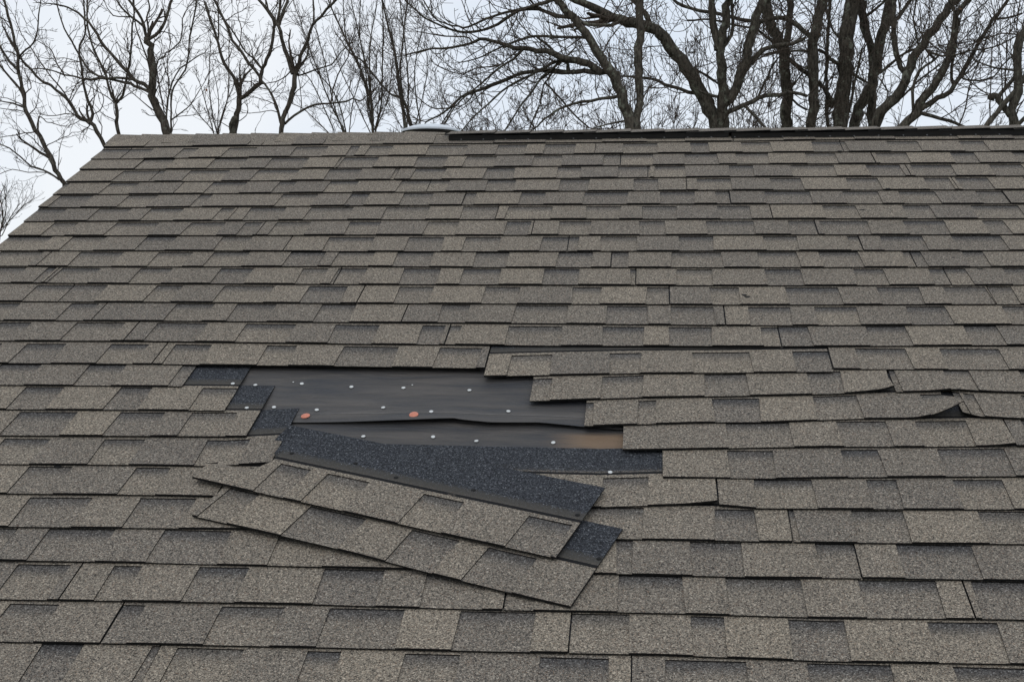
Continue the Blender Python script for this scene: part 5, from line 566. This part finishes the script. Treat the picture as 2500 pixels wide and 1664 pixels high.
def vent_mesh(u0, u1, seed):
    mb = MB(); wv = noise1(seed); n = 40; rows = []
    for i in range(n + 1):
        u = u0 + (u1 - u0) * i / n; dz = .0025 * wv(u * 1.3)
        row = []
        for sg in (1, -1):
            pts = []
            for w in (0, .06, .122): y, z = vent_prof(w); pts.append((u, y * sg, z + dz))
            lip = RP(u, .1350, .0350), RP(u, .1350, .0320), RP(u, .1315, .0310)
            bot = RP(u, .1315, .0075), RP(u, .1365, .0065), RP(u, .1365, .0030)
            for q in lip + bot: pts.append((q[0], q[1] * sg, q[2] + dz))
            row.append([mb.vert(p) for p in pts])
        rows.append(row)
    for i in range(n):
        for k_ in (0, 1):
            A, B = rows[i][k_], rows[i + 1][k_]
            for m_ in range(len(A) - 1): mb.idx((A[m_], B[m_], B[m_ + 1], A[m_ + 1]), 0, False)
    for i in (0, n):
        for k_ in (0, 1):
            A = rows[i][k_]; z_ = RP(mb.v[A[0]][0], 0, -.01)
            b_ = mb.vert((mb.v[A[0]][0], 0, -.03)); mb.idx(tuple(A) + (b_,), 0, False)
    return mb.mesh('vent_section')
vs1 = link('vent_section', vent_mesh(VX0, VX1, 4), vent, [M_VENT]); vs2 = link('vent_section', vent_mesh(VX2, 2.62, 7), vent, [M_VENT])
vs3 = link('vent_section', vent_mesh(2.632, XR - .3, 8), vent, [M_VENT])
scr_me = lathe([(.0036, 0), (.0036, .0012), (.002, .002)], 8).mesh('screw'); scr_me.materials.append(M_SCREW)
u = -.795
while u < 3.2:
    o = bpy.data.objects.new('screw', scr_me); COL.objects.link(o); o.parent = vent
    o.location = RP(u, .1317, .0165); o.rotation_euler = (math.radians(90) + TH * 0 - .35, 0, 0); u += .0965 + rng.uniform(-.004, .004)
def vbase(w):
    y, z = vent_prof(w); return (y, z)
u = -.846; i = 0
while u < 4.2:
    w = .122 + rng.uniform(-.005, .005); du = .147 + rng.uniform(-.008, .008)
    o = link('cap_shingle', cap_mesh(u - .012, u + du + .04, .0062 if i else .0075, .0125, w * .99, w, 70 + i, vbase, .9), vent, [M_SH, M_EDGE]); u += du; i += 1

# ---- domed vent on the back slope
dome = empty('dome_vent'); dome.parent = house; dome.location = INV + Vector((-1.0, .356, .0625))
dome['label'] = 'white domed vent cap showing just over the ridge'
prof = [(.136, -.006), (.137, .0), (.136, .004), (.131, .0055), (.129, .0045), (.124, .0075), (.110, .0145), (.095, .0200), (.075, .0250), (.05, .0290), (.025, .0310), (.004, .0315)]
link('cap', lathe(prof, 40).mesh('cap'), dome, [M_WHITE])
mb = MB()
mb = lathe([(.135, -.006), (.128, -.004), (.105, -.008), (.08, -.012)], 32); link('underside', mb.mesh('underside'), dome, [M_VENT])  # black here is painted-in shade beneath the white cap, not plastic
mb = lathe([(.085, -.24), (.085, -.01), (.08, -.005)], 24); link('collar', mb.mesh('collar'), dome, [M_SOFF])

# ------------------------------------------------------------------ slipped shingles
def loose(name, key, gaps, seed, label, zl, holes):
    p0, p1, p2 = [Vector((*q, 0)) for q in D[key]]
    d = (p1 - p0); L = 0.995; d.normalize()
    a0 = p1 - d * L; n = Vector((d.y, -d.x, 0))          # n: up the strip (towards the ridge: s decreases)
    if n.y > 0: n = -n
    gaps = [(a + (L - (p1 - p0).length), b + (L - (p1 - p0).length)) for a, b in gaps]
    w = noise1(seed)
    o = None
    root = empty(name, RP(a0.x, a0.y, 0), label=label, category='shingle')
    def raw(u, v, z):
        q = a0 + d * u + n * (v * E)
        # tucked part: goes under the last fixed strip at the upper left
        hid = 0.0
        return q, z
    def place(u, v, z):
        q, z = raw(u, v, z)
        z = z + zl(q.x, q.y, u, v) + .0016 * w(u * 2.4) * max(0, 1 - v * .6)
        P = RP(q.x, q.y, z); return tuple(Vector(P) - root.location)
    me = strip_mesh('sheet', 0, L, [(0, 0), (L, 0)], gaps, seed, vtop=2.25 if key == 'A' else 2.28, place=place, step=.035, thick=.006)
    link('sheet', me, root, [M_SH, M_EDGE])
    for (u, s) in holes:
        q = Vector((u, s, 0)); loc = None
        uu = (q - a0).dot(d); vv = (q - a0).dot(n) / E
        ob = bpy.data.objects.new('nail_hole', hole_me); COL.objects.link(ob); ob.parent = root
        z = .0155 - .008 * vv + .0009
        ob.location = place(uu, vv, z); ob.rotation_euler = (tilt, 0, 0)
    return root
S18 = (18 + 1.2924) * E
def smooth01(x): x = max(0, min(1, x)); return x * x * (3 - 2 * x)
def zA(u, s, uu, vv):
    # on top of the lower slipped strip; dives below the fixed strip at its upper left
    base = .0175 + .005 * vv
    uend = (-6.80) * E
    over = smooth01((S18 + .004 - s) / .012) * smooth01((uend + .004 - u) / .012)
    k_ = (s / E - 1.2924); z18 = .0155 - .008 * max(0, (18 - k_)) - .0085
    own = .0155 - .008 * vv
    return base * (1 - over) + over * (z18 - .012 - own)
S19 = (19 + 1.2924) * E
def zB(u, s, uu, vv):
    base = .0080 + .005 * vv + .004 * math.exp(-((uu - .35) / .22) ** 2) * max(0, 1 - vv)
    uend = (-7.5) * E
    over = smooth01((S19 + .004 - s) / .012) * smooth01((uend + .004 - u) / .012)
    own = .0155 - .008 * vv; k_ = (s / E - 1.2924)
    base -= .035 * smooth01((S18 + .07 - s) / .03) * smooth01((-5.9 * E - u) / .05)
    return base * (1 - over) + over * ((.0155 - .008 * max(0, 19 - k_) - .020) - own)
AG = [(.095, .224)] and [tuple(D['Ag'][0]), tuple(D['Ag2'][0]), tuple(D['Ag2'][1]), tuple(D['Ag2'][2])]
AG = [(.155, .245), (.295, .415), (.567, .677), (.847, .958)]
loose('slipped_shingle', 'B', [tuple(g) for g in D['Bg']], 902, 'slipped shingle lying lowest, its tilted bottom edge below the other slipped one', zB, [tuple(h) for h in D['holesB']])
loose('slipped_shingle', 'A', AG, 901, 'slipped shingle lying on the other one, wide dark head strip against the felt', zA, [tuple(h) for h in D['holes']])

# ------------------------------------------------------------------ trees
UPV = Vector((0, 0, 1))
def rand_perp(d, r):
    a = d.cross(Vector((r.gauss(0, 1), r.gauss(0, 1), r.gauss(0, 1))))
    return a.normalized() if a.length > 1e-5 else Vector((1, 0, 0))
def grow(mb, p, d, L, rad, lvl, r, tips, st):
    n = 8 if lvl == 1 else (5 if lvl == 2 else 3)
    pts = [p.copy()]; dirs = [d.copy()]; step = L / n
    curlv = rand_perp(d, r) * r.uniform(-.16, .16)
    for i in range(n):
        d = (d + Vector((r.gauss(0, st['zig']), r.gauss(0, st['zig']), r.gauss(0, st['zig']))) + UPV * st['up'] * (1 if lvl < 3 else .7) + curlv).normalized()
        p = p + d * step * r.uniform(.8, 1.2); pts.append(p.copy()); dirs.append(d.copy())
    rads = [max(st['rmin'], rad * (1 - .62 * i / n)) for i in range(n + 1)]
    mb.tube(pts, rads, 4 if lvl == 1 else 3, 0, False)
    tips.append(pts[-1])
    if lvl >= st['lv']: return
    nc = max(1, int(L / st['gap'][lvl] * r.uniform(.7, 1.25)))
    for c_ in range(nc):
        t = r.uniform(.15, .97); k_ = min(n - 1, int(t * n)); f_ = t * n - k_
        q = pts[k_].lerp(pts[k_ + 1], f_)
        dd = dirs[k_ + 1]; ang = math.radians(r.uniform(28, 62))
        nd = (dd * math.cos(ang) + rand_perp(dd, r) * math.sin(ang)).normalized()
        grow(mb, q, nd, L * r.uniform(.28, .6) * (1.05 - .45 * t), rads[k_] * .68, lvl + 1, r, tips, st)

def make_tree(idx, letter, limbs, label, group, bark, st, name='bare_tree', limb_px=.014):
    r = random.Random(1000 + idx)
    b0 = Vector(limbs[0][1][0][:3])
    # carry the trunk on down to the ground
    foot = Vector((b0.x + r.uniform(-.15, .15) - (limbs[0][1][1][0] - b0.x) * 1.2, b0.y + r.uniform(-.1, .1), -4.9))
    root = empty(name, (foot.x, foot.y, -4.85), label=label, category='tree')
    if group: root['group'] = group
    off = root.location
    thin = MB(); tips = []
    for li, (top, P) in enumerate(limbs):
        pts = [Vector(p[:3]) - off for p in P]; rad = [p[3] for p in P]
        # finer curve through the points with a little bark-scale wander
        fp, fr = [], []
        for i in range(len(pts) - 1):
            m0 = (pts[i + 1] - pts[max(i - 1, 0)]) * .5; m1 = (pts[min(i + 2, len(pts) - 1)] - pts[i]) * .5
            ns = max(2, min(6, int((pts[i + 1] - pts[i]).length / .10)))
            for k_ in range(ns):
                t = k_ / ns; h = t * t * (3 - 2 * t)
                q = pts[i] * (2 * t**3 - 3 * t**2 + 1) + m0 * (t**3 - 2 * t**2 + t) + pts[i + 1] * (3 * t**2 - 2 * t**3) + m1 * (t**3 - t**2)
                w = rad[i] * (1 - t) + rad[i + 1] * t
                jit = min(.014, w * .22)
                fp.append(q + Vector((r.gauss(0, jit), r.gauss(0, jit), r.gauss(0, jit)))); fr.append(w * (1 + r.gauss(0, .055)))
        fp.append(pts[-1]); fr.append(rad[-1])
        nvis = len(fp)
        if top == 0 and li and fr[-1] > .012:      # blunt rounded end
            d = (fp[-1] - fp[-2]).normalized(); w = fr[-1]; q = fp[-1]
            for f1, f2 in ((.45, .86), (.8, .55), (.95, .2)): fp.append(q + d * w * f1); fr.append(w * f2)
            nvis = len(fp)
        if top == 1 or top == 2:       # carry on past the picture
            d = (pts[-1] - pts[-2]).normalized(); q = pts[-1]; w = rad[-1]
            ext = 9 if w > .02 else 5
            for k_ in range(ext):
                d = (d + Vector((r.gauss(0, .10), r.gauss(0, .10), r.gauss(0, .06))) + UPV * .05).normalized()
                q = q + d * .28; w = max(.004, w * (.90 if ext == 9 else .78)); fp.append(q.copy()); fr.append(w)
        big = max(rad) >= limb_px or li == 0
        if li == 0:
            low = Vector((foot.x, foot.y, -4.9)) - off; a_ = fp[0]
            pre = [low + (a_ - low) * t for t in (0, .08, .3, .55, .8)]; prr = [fr[0] * x for x in (1.9, 1.45, 1.22, 1.12, 1.04)]
            mb = MB(); mb.tube(pre + fp, prr + fr, 12); link('trunk', mb.mesh('trunk'), root, [bark])
        elif big:
            mb = MB(); mb.tube(fp, fr, 9); link('knob' if (letter, li) == ('E', 1) else 'limb', mb.mesh('limb'), root, [M_BARK3 if (letter, li) == ('E', 1) else bark])
        else: thin.tube(fp, fr, 5)
        # side growth
        acc = r.uniform(0, .1)
        for i in range(1, len(fp)):
            seg = fp[i] - fp[i - 1]; acc += seg.length
            w = fr[i]; gap_ = st['space'] * (1 + w * 14)
            if i > nvis: gap_ *= 2.2
            while acc > gap_:
                acc -= gap_ * r.uniform(.7, 1.3)
                d = seg.normalized() if seg.length > 1e-6 else UPV
                ang = math.radians(r.uniform(28, 70))
                nd = (d * math.cos(ang) + rand_perp(d, r) * math.sin(ang) + UPV * st['up1']).normalized()
                Lc = r.uniform(*st['len']) * (1.25 if r.random() < .18 else 1) * min(1.25, .55 + w * 22)
                grow(thin, fp[i] - nd * w * .3, nd, Lc, min(w * .5, .0095), 1, r, tips, st)
        d = (fp[-1] - fp[-2]).normalized()
        for c_ in range(2):
            grow(thin, fp[-1], (d + rand_perp(d, r) * .3).normalized(), r.uniform(*st['len']) * .8, fr[-1] * .8, 1, r, tips, st)
    tw = link('branches', thin.mesh('branches'), root, [M_TWIG], kind='stuff')
    if st.get('leaf'):
        lf = MB()
        for q in r.sample(tips, min(len(tips), st['leaf'])):
            s_ = r.uniform(.008, .02); a_ = Vector((r.gauss(0, 1), r.gauss(0, 1), r.gauss(0, 1))).normalized(); b_ = rand_perp(a_, r)
            lf.face([tuple(q), tuple(q + a_ * s_ + b_ * s_ * .5), tuple(q + a_ * s_ * 2.1), tuple(q + a_ * s_ - b_ * s_ * .5)])
        link('dead_leaves', lf.mesh('dead_leaves'), root, [M_LEAF], kind='stuff')
    return root

ST_L = dict(zig=.19, up=.09, up1=.15, rmin=.0031, lv=3, gap={1: .13, 2: .14}, space=.155, len=(.25, .85))
ST_S = dict(zig=.10, up=.10, up1=.35, rmin=.0027, lv=3, gap={1: .11, 2: .12}, space=.11, len=(.25, .75), leaf=60)
ST_H = dict(zig=.12, up=.14, up1=.20, rmin=.0034, lv=3, gap={1: .15, 2: .22}, space=.125, len=(.30, 1.15), leaf=50)
ST_T = dict(zig=.14, up=.10, up1=.15, rmin=.0035, lv=3, gap={1: .16, 2: .22}, space=.14, len=(.35, 1.30), leaf=40)
INFO = {
 'A': ('bare tree leaning left beyond the rake edge, leftmost of the slender trees', M_BARK, ST_L),
 'B': ('slender bare tree forking in two low down beside the peak of the rake', M_BARK, ST_L),
 'C': ('thin bare tree with a Y fork rising at the very corner of the ridge', M_BARK, ST_L),
 'D': ('bare tree with the thickest trunk of the left group and long limbs sweeping left', M_BARK, ST_L),
 'E': ('bare tree with a pale swollen knob on its trunk just above the ridge', M_BARK, ST_L),
 'F': ('bare tree with a clean tall V fork, between the knobbed tree and the thin saplings', M_BARK, ST_L),
 'S': ('small many stemmed bush sprout left of the knobbed tree', M_BARK, ST_S),
 'H': ('sprawling bare tree with long drooping limbs reaching left over the white dome', M_BARK2, ST_H),
 'I': ('large bare tree with one massive limb leaning left and several upright stems', M_BARK2, ST_T),
 'J': ('straight bare trunk wrapped in a thin vine, right of the big leaning limb', M_BARK2, ST_T),
 'K': ('straight bare trunk with a crooked branch crossing left, beside the thickest trunk', M_BARK2, ST_T),
 'Lk': ('thickest upright trunk of the right group with rough lichen spotted bark', M_BARK2, ST_T),
 'Mk': ('bare tree with two stems crossing in an X right of the thickest trunk', M_BARK2, ST_T),
 'N': ('bare tree curving up to the right with one upright branch at its bend', M_BARK2, ST_T),
 'O': ('bare tree splitting into several stems that all lean right', M_BARK2, ST_T),
 'P': ('pale barked tree with a sawn off limb stub at the far right edge', M_BARK3, ST_T),
 'Q': ('distant wispy tree top low down past the rake at the left edge', M_BARK, ST_S),
}
GL = ['clump of thin upright saplings just left of the white dome', 'clump of thin upright saplings rising right behind the white dome', 'sparse thin saplings leaning left beside the tall V forked tree']
gi = 0
for idx, (letter, limbs) in enumerate(TREES):
    if letter == 'G':
        make_tree(idx, letter, limbs, GL[gi], 'thin saplings behind the ridge', M_BARK, ST_S, 'sapling_clump'); gi += 1
    else:
        lb, bk, st = INFO[letter]
        make_tree(idx, letter, limbs, lb, 'bare trees behind the house', bk, st, 'bush' if letter == 'S' else 'bare_tree')

# brushy undergrowth of far saplings low behind the ridge, right half
def far_sapling(i, x, y, h, label):
    r = random.Random(500 + i)
    root = empty('sapling', (x, y, -4.85), label=label, category='sapling', group='distant brushy saplings')
    mb = MB(); tips = []
    stt = dict(zig=.12, up=.09, up1=.3, rmin=.0042, lv=3, gap={1: .10, 2: .11}, space=.1, len=(.3, .8))
    tr = MB()
    for k_ in range(8):
        d = Vector((r.gauss(0, .13), r.gauss(0, .10), 1)).normalized(); p = Vector((r.uniform(-.55, .55), r.uniform(-.4, .4), 0)); pts = [p.copy()]
        nn = 11; hh = h * r.uniform(.75, 1.05)
        for q in range(nn):
            d = (d + Vector((r.gauss(0, .08), r.gauss(0, .08), .03))).normalized(); p = p + d * hh / nn; pts.append(p.copy())
            if q > 3:
                for c_ in range(3):
                    ang = math.radians(r.uniform(25, 60)); nd = (d * math.cos(ang) + rand_perp(d, r) * math.sin(ang)).normalized()
                    grow(mb, p.copy(), nd, r.uniform(.3, .9), .0075, 1, r, tips, stt)
        tr.tube(pts, [max(.006, .022 * (1 - q / (nn + 2))) for q in range(nn + 1)], 5)
    link('trunk', tr.mesh('trunk'), root, [M_BARK])
    link('branches', mb.mesh('branches'), root, [M_TWIG], kind='stuff')
    lf = MB()
    for q in r.sample(tips, min(len(tips), 160)):
        s_ = r.uniform(.010, .022); a_ = Vector((r.gauss(0, 1), r.gauss(0, 1), r.gauss(0, 1))).normalized(); b_ = rand_perp(a_, r)
        lf.face([tuple(q), tuple(q + a_ * s_ + b_ * s_ * .5), tuple(q + a_ * s_ * 2.1), tuple(q + a_ * s_ - b_ * s_ * .5)])
    link('dead_leaves', lf.mesh('dead_leaves'), root, [M_LEAF], kind='stuff')
FS = [(-3.6, 21.4, 9.1), (-2.9, 20.5, 9.0), (-2.2, 21.2, 9.3), (-1.5, 19.8, 8.9), (-.8, 20.6, 9.4), (-.1, 21.4, 9.7), (.5, 20.0, 9.3), (1.1, 21.2, 9.9), (1.7, 20.2, 9.5), (2.4, 21.5, 9.5), (3.3, 20.6, 9.2), (4.4, 21.2, 9.0)]
for i, (x, y, h) in enumerate(FS): far_sapling(i, x, y, h, 'brushy sapling with brown seed heads low behind the big bare trees')

# a single orange leaf still hanging on the bush
lf = MB(); c_ = Vector(LEAF)
for a_ in range(3):
    q = Vector((rng.uniform(-.01, .01), rng.uniform(-.01, .01), rng.uniform(-.012, .012)))
    lf.face([tuple(q + Vector((-.016, 0, .012))), tuple(q + Vector((0, .006, -.022))), tuple(q + Vector((.018, 0, .006))), tuple(q + Vector((.004, -.005, .026)))])
o = link('leaf', lf.mesh('leaf'), None, [M_OLEAF], label='single orange leaf still hanging on the bush', category='leaf'); o.location = c_
